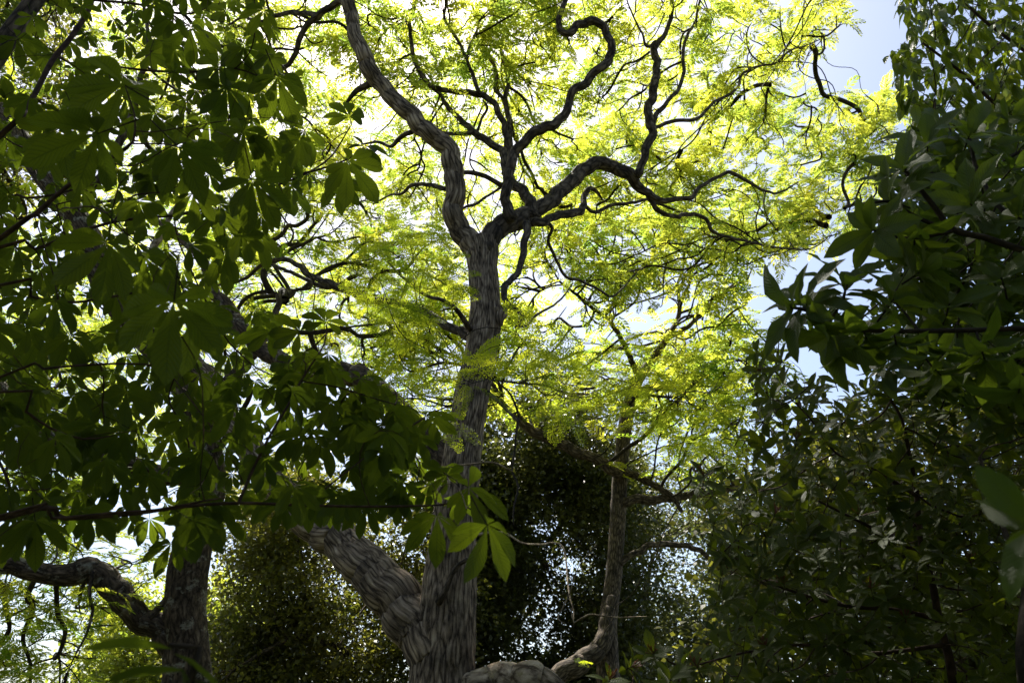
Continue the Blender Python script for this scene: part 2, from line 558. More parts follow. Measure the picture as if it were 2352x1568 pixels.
# ------------------------------------------------------------------ leaf templates
def blade(nv=6, nu=4, width=0.18, peak=1.0, fold=0.25, droop=0.2, wave=0.0, tip=1.0, seed=0):
    """a leaf blade along +X, length 1, upper side +Z. peak>1 puts the widest part nearer the tip"""
    r = np.random.default_rng(seed)
    V, UV, F = [], [], []
    for i in range(nv + 1):
        v = i / nv
        w = width * max(math.sin(math.pi * min(1, v) ** peak), 0) ** 0.8 * (1 if v < 0.99 else 0) + 0.004
        for j in range(nu + 1):
            u = j / nu * 2 - 1
            z = -droop * v * v + fold * abs(u) * w + wave * math.sin(v * 14 + seed + (2 if u > 0 else 0)) * abs(u) * w
            V.append((v - 0.12 * droop * v * v, u * w, z)); UV.append((j / nu, v))
    for i in range(nv):
        for j in range(nu):
            a = i * (nu + 1) + j
            F.append((a, a + nu + 1, a + nu + 2, a + 1))
    return np.array(V, float), np.array(F), np.array(UV, float)


def frond_low(pairs=11, L=1.0, droop=0.25, pw=0.05, seed=0):
    """twice cut feather leaf: a midrib with pairs of narrow pinnae, each one strip"""
    r = np.random.default_rng(seed)
    V, F = [], []
    def rib(t):
        return np.array([t * L, 0.06 * math.sin(t * 3 + seed), -droop * t * t])
    for k in range(2):
        a = rib(k / 2); b = rib((k + 1) / 2); n = len(V)
        V += [a + [0, -.008, 0], a + [0, .008, 0], b + [0, .008, 0], b + [0, -.008, 0]]
        F.append((n, n + 1, n + 2, n + 3))
    for k in range(pairs):
        t = 0.14 + 0.86 * k / (pairs - 1)
        c = rib(t)
        pl = 0.30 * math.sin(math.pi * (0.16 + 0.78 * (k + 0.5) / pairs)) ** 0.7
        for s in (-1, 1):
            ang = math.radians(62 - 30 * t + r.normal(0, 5)) * s
            d = np.array([math.cos(ang), math.sin(ang), 0.05 + r.normal(0, 0.10)]); d /= np.linalg.norm(d)
            w = np.array([-d[1], d[0], r.normal(0, 0.25)]) * pw * 0.5
            e = c + d * pl + np.array([0, 0, -0.22 * pl])
            m = c + d * pl * 0.55
            n = len(V)
            V += [c, m - w, e, m + w]
            F.append((n, n + 1, n + 2, n + 3))
    return np.array(V, float), np.array(F), None


def frond_fine(pairs=12, leaflets=9, seed=0, droop=0.3):
    """the same leaf cut out leaflet by leaflet"""
    r = np.random.default_rng(seed + 50)
    V, F = [], []
    def rib(t):
        return np.array([t, 0.05 * math.sin(t * 3 + seed), -droop * t * t])
    for k in range(5):
        a = rib(k / 5); b = rib((k + 1) / 5); n = len(V)
        V += [a + [0, -.006, 0], a + [0, .006, 0], b + [0, .006, 0], b + [0, -.006, 0]]
        F.append((n, n + 1, n + 2, n + 3))
    for k in range(pairs):
        t = 0.14 + 0.86 * k / (pairs - 1)
        c = rib(t)
        pl = 0.32 * math.sin(math.pi * (0.14 + 0.8 * (k + 0.5) / pairs)) ** 0.7
        for s in (-1, 1):
            ang = math.radians(64 - 30 * t + r.normal(0, 3)) * s
            d = np.array([math.cos(ang), math.sin(ang), 0.04]); d /= np.linalg.norm(d)
            q = np.array([-d[1], d[0], 0])
            n = len(V)
            e = c + d * pl + np.array([0, 0, -.2 * pl])
            V += [c - q * .003, c + q * .003, e]; F.append((n, n + 1, n + 2, n + 2))
            m = max(3, int(leaflets * pl / 0.30))
            for i in range(m):
                f = (i + 0.7) / m
                b = c + d * pl * f + np.array([0, 0, -.2 * pl * f * f])
                for s2 in (-1, 1):
                    if r.random() < 0.12:
                        continue
                    dl = unit(q * s2 + d * (0.55 + r.normal(0, .2)) + [0, 0, r.normal(0, .35)])
                    ll = 0.07 * (1 - 0.3 * abs(f - .5)) * (1.1 if i < m - 1 else .8)
                    wv = d * 0.019
                    n = len(V)
                    V += [b, b + dl * ll * .5 - wv, b + dl * ll, b + dl * ll * .5 + wv]
                    F.append((n, n + 1, n + 2, n + 3))
    F = np.array(F)
    tri = F[:, 2] == F[:, 3]
    return np.array(V, float), [F[~tri], F[tri][:, :3]], None


def frame(x, z):
    """rotation matrices (k,3,3) whose columns are x, y, z; x kept, z made square to it"""
    x = unit(x); z = np.asarray(z, float)
    z = unit(z - x * (x * z).sum(-1, keepdims=True))
    y = np.cross(z, x)
    return np.stack([x, y, z], -1)


def bake(name, temps, which, pos, R, scale, mat):
    """many leaves as one mesh: temps list of (V,F,UV)"""
    Vs, Fs, Us, Ts, off = [], {}, [], [], 0
    scale = np.asarray(scale, float)
    if scale.ndim == 1:
        scale = np.repeat(scale[:, None], 3, 1)
    for t, (V, F, UV) in enumerate(temps):
        k = np.nonzero(which == t)[0]
        if not len(k):
            continue
        W = np.einsum('kij,knj->kni', R[k], V[None] * scale[k][:, None, :]) + pos[k][:, None, :]
        Vs.append(W.reshape(-1, 3))
        for f in (F if isinstance(F, list) else [F]):
            G = (f[None] + (np.arange(len(k)) * len(V))[:, None, None]).reshape(-1, f.shape[1]) + off
            Fs.setdefault(f.shape[1], []).append(G)
        if UV is not None:
            Us.append(np.tile(UV, (len(k), 1)))
        Ts.append(np.repeat(rng.random(len(k)), len(V)))
        off += len(k) * len(V)
    return make_mesh(name, np.concatenate(Vs), [np.concatenate(g) for g in Fs.values()], mat,
                     uv=np.concatenate(Us) if Us else None, attrs={'tint': np.concatenate(Ts)})


def mat4(R, p, s):
    m = Matrix.Identity(4)
    s = np.ones(3) * s
    for i in range(3):
        for j in range(3):
            m[i][j] = float(R[i, j] * s[j])
        m[i][3] = float(p[i])
    return m


def rand_dirs(n):
    return unit(rng.normal(0, 1, (n, 3)))


# ================================================================== the ground
m, nt, N_, L_ = mat_new("grass_ground")
tc = N_("ShaderNodeTexCoord")
n1 = N_("ShaderNodeTexNoise"); n1.inputs['Scale'].default_value = 0.6; n1.inputs['Detail'].default_value = 8
L_(tc.outputs['Object'], n1.inputs['Vector'])
r1 = ramp(N_, [(0.35, (0.035, 0.05, 0.015)), (0.6, (0.07, 0.075, 0.03))])
L_(n1.outputs['Fac'], r1.inputs[0])
pr = N_("ShaderNodeBsdfPrincipled"); pr.inputs['Roughness'].default_value = 0.95
L_(r1.outputs[0], pr.inputs['Base Color'])
ou = N_("ShaderNodeOutputMaterial"); L_(pr.outputs[0], ou.inputs[0])
g = 60
gx = np.linspace(-1, 1, g); gx = np.sign(gx) * np.abs(gx) ** 2.2 * 900
X, Y = np.meshgrid(gx, gx)
Z = np.array([[noise.noise(Vector((x * .08, y * .08, 0))) * 0.12 for x in gx] for y in gx])
i, j = np.meshgrid(np.arange(g - 1), np.arange(g - 1))
a = (j * g + i).ravel()
gm = make_mesh("ground", np.stack([X, Y, Z], -1).reshape(-1, 3), np.stack([a, a + 1, a + g + 1, a + g], -1), m)
link("ground", gm, None, 'structure')

# ================================================================== the three feathery trees
class Tree:
    def __init__(s, name, base, label, cat, group=None):
        s.root = thing(name, base, label, cat, group)
        s.limbs = []          # (pts, rad) smooth
        s.seeds, s.srad = [], []

    def limb(s, pts, rad, mat, name="limb", step=0.12, sides=14, disp=None, seed=True, flat=False):
        p, r = catmull(pts, rad, step)
        if len(p) > 4 and name == "limb":      # small natural unevenness of the line
            w = np.array([noise.noise_vector(Vector(q * 1.4)) for q in p]) * np.minimum(r, 0.10)[:, None] * 0.9
            w += np.array([noise.noise_vector(Vector(q * 4.5 + 9)) for q in p]) * np.minimum(r, 0.08)[:, None] * 0.7
            w[0] = 0
            p = p + w
        tb = Tubes()
        tb.add(p, r, sides, disp=disp)
        part(name, tb.mesh(name, mat), s.root)
        if seed:
            k = max(1, int(0.25 / step))
            s.seeds += list(p[::k]); s.srad += list(r[::k])
        return p, r

    def traced(s, spec, Y0, Y1, mat=None, **kw):
        p, r = limb_pts(spec, Y0, Y1)
        w = r.mean()
        if 'disp' not in kw and w > 0.05:
            kw['disp'] = bark_disp(0.05, 0.13, 14, random.random() * 50)
        kw.setdefault('sides', 22 if w > 0.12 else (12 if w > 0.05 else 8))
        kw.setdefault('step', 0.07 if w > 0.12 else 0.1)
        return s.limb(p, r, mat or B_limb, **kw)


main = Tree("feathery_tree", (-1.1, 12.4, 0), "tall grey trunked tree forking in a V under a bright feathery yellow green canopy", "tree")
tp, tr_ = limb_pts([(1014, 1700, 175), (1016, 1568, 146), (1024, 1480, 132), (1028, 1400, 124), (1036, 1300, 112), (1040, 1230, 102), (1050, 1150, 92),
                    (1060, 1060, 84), (1072, 980, 80), (1084, 900, 75), (1104, 820, 73), (1114, 740, 71), (1114, 680, 66), (1110, 620, 64), (1108, 580, 74), (1104, 560, 78)], 12.3, 12.5)
tp = np.concatenate([[[tp[0][0] - .05, tp[0][1], -0.4], [tp[0][0] - .03, tp[0][1], 0.35]], tp]); tr_ = np.concatenate([[0.85, 0.68], tr_])
main.limb(tp, tr_, B_main, name="trunk", step=0.05, sides=88, disp=bark_disp(0.06, 0.09, 19, 3.3))
# the old low limb to the left, the gnarled one to the right, sunlight put into its pale bark
main.traced([(1005, 1520, 120), (960, 1440, 118), (905, 1370, 108), (850, 1310, 98), (790, 1255, 88), (730, 1212, 78), (670, 1165, 70), (600, 1085, 62), (540, 980, 54), (480, 870, 46), (400, 790, 36), (300, 730, 26)], 12.3, 14.5, B_main, sides=40, step=0.06, disp=bark_disp(0.06, 0.10, 12, 8))
main.traced([(1040, 1590, 90), (1100, 1572, 92), (1150, 1574, 92), (1185, 1582, 88), (1215, 1572, 106), (1250, 1582, 92), (1285, 1600, 70), (1360, 1640, 40)], 12.2, 11.6, B_pale_lit, sides=36, step=0.05, disp=bark_disp(0.08, 0.24, 9, 17))
A_ = C2((630, 1165, 105), (590, 1095, 105), (545, 1030, 98), (520, 950, 92), (518, 850, 88), (515, 760, 88), (490, 680, 84), (420, 610, 84), (340, 540, 80), (260, 460, 76),
        (190, 380, 72), (130, 330, 76), (100, 250, 68), (80, 160, 64), (50, 80, 60), (30, 0, 58), (10, -130, 52), (70, -270, 44), (60, -420, 34), (150, -600, 22))
main.traced(A_, 12.45, 10.2, B_main, sides=32, step=0.06, disp=bark_disp(0.05, 0.09, 14, 21))
Bs = C2((655, 1150, 100), (700, 1080, 96), (760, 1020, 92), (830, 990, 88), (900, 960, 78), (980, 910, 66), (1050, 840, 66), (1110, 780, 64), (1180, 755, 60), (1260, 760, 58), (1320, 790, 58),
        (1362, 840, 44), (1400, 880, 34), (1450, 910, 26)) + C3((0, 906, 22), (45, 905, 20), (80, 860, 18), (150, 820, 18), (230, 785, 17), (300, 820, 15), (380, 865, 13), (450, 880, 9), (540, 830, 6))
main.traced(Bs, 12.4, 14.5, B_limb, sides=28, step=0.06)
main.traced(C2((790, 1000, 60), (765, 950, 48), (755, 900, 45), (775, 820, 45), (790, 740, 45), (820, 680, 45), (870, 620, 46), (930, 585, 46), (1000, 545, 42), (1035, 490, 40), (1050, 430, 38),
               (1110, 380, 38), (1170, 335, 38), (1220, 270, 40), (1240, 200, 38), (1210, 130, 38), (1150, 100, 36), (1090, 105, 34), (1060, 150, 30), (1020, 140, 28), (1000, 90, 25), (1025, 20, 22), (1045, -60, 20), (1000, -200, 14)),
            12.3, 10.8, B_limb, sides=18, step=0.06)
main.traced(C2((875, 985, 58), (870, 930, 56), (850, 890, 52), (800, 830, 46), (760, 760, 42), (745, 690, 40), (690, 660, 35), (620, 610, 30), (560, 560, 25), (500, 490, 22), (465, 440, 16), (420, 380, 10)), 12.6, 13.6)
main.traced(C2((760, 720, 36), (762, 660, 32), (750, 590, 28), (730, 530, 28), (680, 450, 28), (620, 427, 28), (540, 425, 26), (450, 410, 25), (390, 370, 22), (340, 290, 20), (320, 200, 18), (318, 110, 16), (345, 20, 15), (350, -60, 12), (300, -180, 9)), 13.2, 12.2)
main.traced(C2((765, 740, 34), (775, 640, 26), (765, 550, 24), (752, 450, 24), (772, 370, 19), (745, 290, 17), (735, 200, 14), (745, 140, 11), (700, 70, 8), (690, 0, 7)), 13.3, 13.6)
main.traced(C2((755, 450, 18), (705, 410, 16), (715, 350, 16), (690, 280, 16), (650, 210, 13), (655, 150, 11), (690, 100, 9), (740, 60, 7)), 13.4, 13.8)
main.traced(C2((640, 430, 20), (600, 330, 18), (580, 265, 15), (535, 180, 14), (480, 90, 14), (485, -10, 12), (460, -120, 9)), 12.8, 12.2)
main.traced(C2((580, 265, 13), (600, 190, 12), (640, 100, 11), (690, 50, 9), (720, -40, 6)), 12.6, 13.0)
main.traced(C2((610, 605, 22), (520, 608, 20), (450, 602, 16), (400, 610, 10)), 13.2, 12.4)
main.traced(C2((625, 600, 14), (645, 540, 13), (672, 490, 12), (650, 455, 8)), 13.3, 13.2)
main.traced(C2((1350, 800, 45), (1375, 750, 36), (1390, 690, 38), (1412, 600, 40), (1395, 520, 38), (1430, 430, 38), (1445, 350, 35), (1435, 250, 35), (1440, 200, 30), (1480, 150, 20), (1510, 80, 18), (1515, 0, 16), (1540, -120, 12), (1500, -250, 8)), 13.2, 12.4, sides=16)
main.traced(C2((1418, 580, 26), (1440, 520, 24), (1500, 455, 20), (1545, 400, 18), (1568, 330, 17)) + C3((10, 250, 16), (40, 150, 14), (70, 90, 12), (90, 0, 10), (110, -120, 7)), 13.1, 13.0)
main.traced(C2((1420, 592, 18), (1480, 560, 18), (1560, 546, 17)) + C3((30, 545, 17), (90, 530, 16), (160, 460, 14), (210, 440, 14), (260, 400, 13), (290, 340, 12), (360, 300, 11), (430, 292, 10), (500, 235, 8), (570, 210, 6), (640, 180, 4)), 13.1, 14.5)
main.traced(C2((1438, 190, 16), (1395, 215, 14), (1375, 150, 10), (1330, 60, 8), (1300, -30, 6)), 12.6, 12.4)
main.traced(C2((1400, 882, 26), (1435, 940, 24), (1480, 975, 22), (1540, 985, 20)) + C3((0, 980, 20), (60, 970, 19), (120, 1000, 18), (150, 1060, 16), (230, 1080, 14), (300, 1100, 12), (450, 1130, 9), (600, 1130, 6), (690, 1070, 4)), 13.7, 17.0)
main.traced(C2((870, 1015, 40), (930, 1010, 40), (980, 990, 36), (1060, 970, 35), (1105, 950, 35), (1112, 890, 28), (1140, 862, 22), (1175, 880, 16), (1200, 912, 8)), 12.5, 13.8)
main.traced(C2((1112, 935, 18), (1160, 965, 18), (1240, 935, 18), (1330, 920, 16), (1400, 905, 12)), 13.5, 14.2)
main.traced(C2((848, 1020, 40), (845, 1090, 34), (840, 1150, 32), (812, 1250, 28), (748, 1305, 30), (750, 1368, 26), (810, 1420, 26), (825, 1450, 24), (797, 1490, 18)), 12.2, 11.6)
main.traced(C2((800, 1490, 14), (850, 1475, 14), (905, 1430, 13), (1000, 1370, 10), (1060, 1290, 6)), 11.8, 13.2)
main.traced(C2((930, 1010, 22), (965, 1040, 16), (950, 1100, 16), (990, 1190, 14), (1030, 1260, 14), (1100, 1280, 13), (1180, 1320, 12), (1240, 1350, 10), (1300, 1300, 7), (1360, 1230, 5)), 12.8, 15.0)
main.traced(C2((330, 600, 24), (270, 630, 22), (240, 665, 18), (170, 648, 14), (100, 655, 9)), 12.0, 13.0)
main.traced(C2((490, 860, 24), (400, 843, 20), (330, 848, 17), (285, 885, 13), (230, 890, 9), (150, 930, 6)), 12.4, 13.8)
main.traced(C2((540, 785, 20), (620, 795, 22), (690, 825, 22), (760, 845, 26)), 12.5, 12.9)
main.traced(C2((560, 950, 12), (620, 930, 14), (680, 890, 12), (740, 850, 12)), 12.6, 13.0)
main.traced(C2((150, 375, 36), (85, 415, 26), (50, 450, 18), (20, 500, 10)), 11.6, 12.0)
main.traced(C2((30, 20, 40), (10, 10, 30)) + [(760, 18, 15), (730, 36, 14), (700, 66, 13), (682, 115, 12), (650, 152, 11), (610, 175, 8), (560, 170, 6)], 11.2, 12.6)
main.traced([(735, 38, 14), (690, 30, 11), (640, 34, 10), (598, 52, 9), (560, 40, 6), (520, 60, 4)], 11.6, 13.0)
main.traced([(1058, 1075, 50), (1000, 1020, 50), (955, 975, 52), (900, 925, 54), (850, 880, 52), (795, 858, 48), (730, 852, 42), (640, 826, 38), (560, 765, 34), (520, 705, 30), (484, 660, 26), (470, 615, 22), (430, 560, 16), (350, 500, 10)], 12.6, 15.0, B_moss)
main.traced([(1090, 780, 24), (1010, 735, 20), (920, 700, 18), (840, 685, 17), (768, 661, 16), (722, 638, 14), (680, 606, 12), (625, 600, 10), (560, 640, 8), (500, 655, 5)], 12.9, 16.0)
main.traced([(770, 662, 12), (735, 660, 11), (700, 640, 9), (660, 625, 9), (620, 604, 8), (570, 575, 5)], 14.8, 16.5)
main.traced([(1066, 1232, 9), (1150, 1222, 5), (1200, 1246, 4), (1241, 1249, 4), (1276, 1246, 4), (1293, 1256, 4), (1301, 1296, 4), (1307, 1366, 4), (1316, 1401, 3), (1317, 1439, 2)], 12.0, 9.8, B_pale_lit, seed=False)
main.traced([(1312, 1395, 3), (1318, 1429, 4), (1351, 1411, 4), (1411, 1417, 3), (1485, 1415, 2)], 9.9, 9.7, B_pale_lit, seed=False)
main.traced([(1306, 1366, 3), (1290, 1400, 3), (1280, 1420, 3), (1300, 1432, 2)], 9.9, 9.7, B_pale_lit, seed=False)
main.traced([(1307, 1366, 3), (1330, 1300, 2), (1370, 1250, 2)], 9.9, 9.7, B_pale_lit, seed=False)
# stubs on the trunk
main.traced([(1006, 1384, 18), (1026, 1340, 13), (1048, 1305, 11), (1074, 1283, 9)], 11.95, 11.75, B_limb, seed=False)
main.traced([(1148, 705, 30), (1152, 722, 24), (1150, 745, 8)], 12.3, 12.25, B_main, seed=False)

right = Tree("slender_feathery_tree", (2.9, 23.6, 0), "slender dark trunked tree behind the forked one, its limbs low under feathery leaves", "tree")
tp, tr_ = limb_pts([(1398, 1640, 60), (1396, 1520, 50), (1396, 1440, 42), (1404, 1370, 38), (1412, 1290, 36), (1418, 1200, 36), (1424, 1100, 34), (1432, 1010, 32), (1444, 930, 28), (1462, 880, 23), (1500, 822, 18), (1530, 780, 14), (1560, 720, 10), (1555, 650, 7)], 23.6, 24.5)
tp = np.concatenate([[[tp[0][0], tp[0][1], -0.3]], tp]); tr_ = np.concatenate([[0.6], tr_])
right.limb(tp, tr_, B_limb, name="trunk", step=0.12, sides=24, disp=bark_disp(0.05, 0.08, 10, 31))
right.traced([(1408, 1370, 24), (1396, 1430, 34), (1372, 1490, 42), (1330, 1520, 46), (1285, 1548, 44), (1230, 1600, 40)], 23.5, 22.5, B_limb, sides=16)
right.traced([(1425, 1085, 26), (1385, 1062, 24), (1340, 1045, 24), (1290, 1018, 24), (1242, 996, 24), (1190, 965, 18), (1150, 920, 12), (1120, 860, 7)], 23.6, 21.5)
right.traced([(1434, 1152, 22), (1500, 1146, 20), (1571, 1137, 18), (1650, 1130, 15), (1720, 1110, 10)], 23.8, 25.0)
right.traced([(1430, 1080, 18), (1486, 1106, 16), (1537, 1131, 14), (1567, 1176, 9)], 23.8, 24.0)
right.traced([(1426, 1297, 15), (1486, 1257, 14), (1537, 1249, 13), (1590, 1256, 12), (1640, 1290, 10), (1680, 1355, 7)], 23.8, 24.4)
right.traced([(1445, 930, 20), (1475, 900, 16), (1520, 885, 13), (1570, 870, 11), (1640, 850, 9), (1700, 860, 6)], 24.2, 25.5)
right.traced([(1470, 870, 14), (1440, 800, 12), (1400, 740, 10), (1340, 690, 8), (1280, 640, 5)], 24.2, 22)
right.traced([(1530, 780, 12), (1590, 740, 10), (1640, 690, 8), (1700, 640, 5)], 24.4, 25.5)
right.traced([(1555, 660, 7), (1600, 600, 8), (1560, 560, 6), (1600, 480, 5)], 24.5, 24.5)
right.traced([(1790, 920, 8), (1822, 905, 9), (1835, 930, 10), (1838, 975, 10), (1830, 1020, 10), (1790, 1060, 10), (1700, 1100, 10), (1650, 1128, 10)][::-1], 24.6, 22.5)

left = Tree("mottled_trunk_tree", (-7.0, 15.2, 0), "leaning tree with lichen mottled trunk and crooked low limb behind the palmate leaves", "tree")
tp, tr_ = limb_pts([(428, 1700, 118), (432, 1568, 106), (426, 1450, 92), (426, 1350, 90), (444, 1250, 82), (464, 1180, 76), (482, 1110, 68), (478, 1040, 62), (455, 960, 60), (400, 850, 58), (310, 750, 58), (245, 660, 58), (205, 550, 56), (145, 460, 52), (78, 370, 46), (20, 280, 40), (-60, 180, 34), (-120, 60, 26), (-100, -80, 18)], 15.2, 12.5)
tp = np.concatenate([[[tp[0][0], tp[0][1], -0.3]], tp]); tr_ = np.concatenate([[0.8], tr_])
left.limb(tp, tr_, B_moss, name="trunk", step=0.09, sides=36, disp=bark_disp(0.05, 0.08, 10, 41))
left.traced([(415, 1500, 64), (372, 1455, 62), (335, 1425, 58), (290, 1375, 58), (240, 1326, 58), (190, 1308, 54), (130, 1320, 48), (70, 1312, 42), (10, 1300, 40), (-90, 1262, 30), (-200, 1180, 20)], 15.0, 13.4, B_moss, sides=22)
left.traced([(455, 1110, 44), (380, 1090, 42), (280, 1065, 42), (190, 1040, 42), (120, 1000, 40), (60, 955, 40), (0, 890, 36), (-80, 800, 26)], 14.6, 14.6, B_moss)
left.traced([(480, 1040, 40), (476, 980, 34), (500, 900, 30), (560, 840, 26), (620, 760, 18), (640, 680, 12)], 14.8, 16)
left.traced([(250, 670, 30), (330, 590, 18), (388, 509, 13), (430, 440, 10), (470, 380, 7)], 13.4, 13.0, B_pale_lit)
left.traced([(140, 460, 26), (240, 400, 20), (300, 260, 15), (340, 120, 10), (330, 0, 7)], 13.0, 12.6)
left.traced([(340, 1425, 20), (400, 1360, 12), (395, 1450, 8), (410, 1540, 5)], 14.6, 14.8)
left.traced([(215, 1312, 10), (205, 1350, 8), (212, 1400, 7), (200, 1450, 6), (175, 1500, 4)], 14.2, 14.2)

# attractors: where the photo shows each crown, given its real height above the ground
def slab(poly, n, zfun, ymin, ymax, thin=0.0, s=0.45, seed=0.0):
    q = poly_pts(poly, n)
    d = ((q[:, 0] - 1176) / FPX)[:, None] * RT + ((784 - q[:, 1]) / FPX)[:, None] * UP + FW
    z = zfun(q) + rng.normal(0, 0.9, len(q))
    Yv = (z - 1.6) / (d[:, 2] / d[:, 1])
    Yv = np.where(Yv > ymax, ymax - np.abs(rng.normal(0, 2.5, len(q))), Yv)
    Yv = np.maximum(Yv, ymin + np.abs(rng.normal(0, 1, len(q))))
    p = P(q[:, 0], q[:, 1], Yv)
    k = nz(p, s, seed) > thin
    return p[k]


poly_main = [(430, -950), (2000, -950), (2050, -300), (1930, -60), (1955, 60), (1945, 120), (1850, 150), (1880, 215), (2050, 235), (2100, 300), (2070, 420), (1960, 560), (1700, 600), (1400, 700), (1200, 640), (900, 560), (620, 420), (480, 100)]
at_main = np.concatenate([
    slab(poly_main, 4200, lambda q: 17.3 + 1.3 * np.sin(q[:, 0] / 230) , 11.0, 22, thin=-0.13, s=0.7),
    slab([(1250, 420), (2050, 300), (2010, 470), (1880, 600), (1700, 620), (1500, 700), (1250, 640)], 480, lambda q: 15.0 + 0 * q[:, 0], 16, 21, thin=-0.02, s=0.7),
])
at_right = np.concatenate([
    slab([(1150, 480), (1800, 520), (1740, 640), (1720, 820), (1690, 1010), (1560, 1060), (1440, 930), (1200, 930), (1130, 700)], 1500, lambda q: 15.0 + 0 * q[:, 0], 21, 31, thin=-0.04, s=0.5),
    slab([(860, 700), (1060, 720), (1330, 780), (1330, 930), (1100, 960), (880, 940)], 420, lambda q: 11.0 + 0 * q[:, 0], 21, 27, thin=-0.2),
    slab([(1560, 800), (1800, 800), (1800, 960), (1700, 1100), (1560, 1100), (1500, 980)], 300, lambda q: 11.0 + 0 * q[:, 0], 19, 26, thin=-0.2),
])
at_left = np.concatenate([
    slab([(-500, 100), (300, -300), (640, -100), (700, 350), (950, 560), (1060, 700), (980, 840), (760, 860), (640, 760), (300, 1120), (-300, 1150)], 2100, lambda q: 15.0 + 0 * q[:, 0], 15, 24, thin=-0.16),
    slab([(480, 480), (760, 440), (1060, 560), (1080, 760), (900, 880), (640, 900), (480, 760)], 900, lambda q: 14.0 + 0 * q[:, 0], 17, 24, thin=-0.12),
    slab([(-100, 600), (500, 620), (560, 1000), (480, 1150), (-100, 1150)], 600, lambda q: 12.0 + 0 * q[:, 0], 17, 24, thin=-0.2),
    slab([(-200, 1180), (230, 1190), (380, 1270), (350, 1330), (260, 1480), (200, 1640), (-200, 1700)], 600, lambda q: 5.0 + 0 * q[:, 0], 14, 19, thin=-0.1),
])
# green sprays hanging low in front
at_spray = np.concatenate([
    slab([(830, 560), (960, 530), (1040, 600), (1060, 740), (960, 780), (840, 740)], 60, lambda q: 7.0 + 0 * q[:, 0], 7.6, 9.6, thin=-9),
    slab([(930, 780), (1200, 760), (1400, 850), (1500, 900), (1300, 960), (1120, 930), (950, 960), (870, 860)], 80, lambda q: 5.0 + 0 * q[:, 0], 6.6, 9, thin=-9),
])
at_spray_r = slab([(1340, 840), (1500, 760), (1700, 820), (1720, 960), (1700, 1090), (1560, 1110), (1480, 1000), (1380, 960), (1250, 920)], 110, lambda q: 9.0 + 0 * q[:, 0], 13, 17, thin=-9)
main.traced([(1120, 900, 12), (1150, 925, 8), (1190, 962, 6), (1172, 905, 5), (1130, 872, 5), (1080, 862, 4), (1020, 876, 3)], 12.0, 9.4)
main.traced([(1190, 960, 6), (1180, 1050, 5), (1176, 1082, 4), (1190, 1115, 5), (1181, 1165, 4), (1180, 1205, 3)], 10.4, 9.6, B_twig, seed=False)
main.traced([(1176, 1082, 4), (1130, 1062, 4), (1080, 1066, 4), (1040, 1068, 3)], 10.0, 9.7, B_pale_lit, seed=False)
main.traced([(1085, 760, 14), (1040, 700, 10), (980, 680, 8), (930, 640, 6), (890, 600, 4)], 12.3, 10)

low = [frond_low(11, 1.0, 0.28, 0.068, s) for s in range(5)]
lower = [frond_low(7, 1.0, 0.25, 0.11, s + 9) for s in range(3)]
fine = [frond_fine(10, 6, s) for s in range(3)]
fine_me = [make_mesh("frond", V, F, M_feather_green, attrs={'tint': np.full(len(V), 0.3 * k)}) for k, (V, F, _) in enumerate(fine)]


def frond_sites(S, par, lvl, tips, per_tip, per_side, size, maxlvl=3, lift=0.0):
    pos, X, Z, sc = [], [], [], []
    for i in range(len(S)):
        if par[i] < 0 or lvl[i] > maxlvl:
            continue
        d = unit(S[i] - S[par[i]])
        k = per_tip if lvl[i] == 0 else per_side
        k = int(k) + (random.random() < k % 1)
        a0 = random.random() * 6.28
        for j in range(k):
            a = a0 + j * 2.4
            h = np.array([math.cos(a), math.sin(a), 0.0])
            x = unit(0.55 * d + h + np.array([0, 0, 0.05 + 0.25 * random.gauss(0, 1)]))
            pos.append(S[i] + [0, 0, lift * random.random()]); X.append(x)
            Z.append(unit(np.array([0, 0, 1.0]) + rng.normal(0, 0.30, 3)))
            sc.append(size * random.uniform(0.65, 1.25))
    return np.array(pos), frame(np.array(X), np.array(Z)), np.array(sc)


def feather_crown(tree, attr, mat, size, temps, n_parts=0, step=0.22, kill=0.32, per_tip=3.0, per_side=1.0, maxlvl=3, wig=0.55, r_tip=0.006, seed=0.0, part_mes=None, crown_name="crown", power=0.48, lift=0.0):
    N, par = colonise(tree.seeds, attr, step, kill, wiggle=wig, seed=seed)
    S, rad, chains, lvl, kids, tips = finish_net(N, par, r_tip, power)
    sr = np.array(tree.srad + [1.0] * (len(N) - len(tree.srad)))
    part("twigs", net_mesh("twigs", B_twig, S, rad, chains, par, sr), tree.root, 'stuff')
    pos, R, sc = frond_sites(S, par, lvl, tips, per_tip, per_side, size, maxlvl, lift)
    keep = np.ones(len(pos), bool)
    if n_parts:
        x, y, z = proj(pos)
        vis = (x > 0) & (x < 2352) & (y > 0) & (y < 1568)
        o = np.argsort(np.where(vis, np.linalg.norm(pos - CAM, axis=1), 1e9))[:n_parts]
        o = o[vis[o]]
        base = Matrix.Translation(-Vector(tree.root.location))
        for k in o:
            ob = link("frond", random.choice(part_mes), tree.root)
            ob.matrix_local = base @ mat4(R[k], pos[k], sc[k])
        keep[o] = False
    if keep.any():
        w = rng.integers(0, len(temps), len(pos))
        part(crown_name, bake(crown_name, temps, w[keep], pos[keep], R[keep], sc[keep], mat), tree.root, 'stuff')
    print(tree.root.name, "nodes", len(N), "fronds", len(pos))


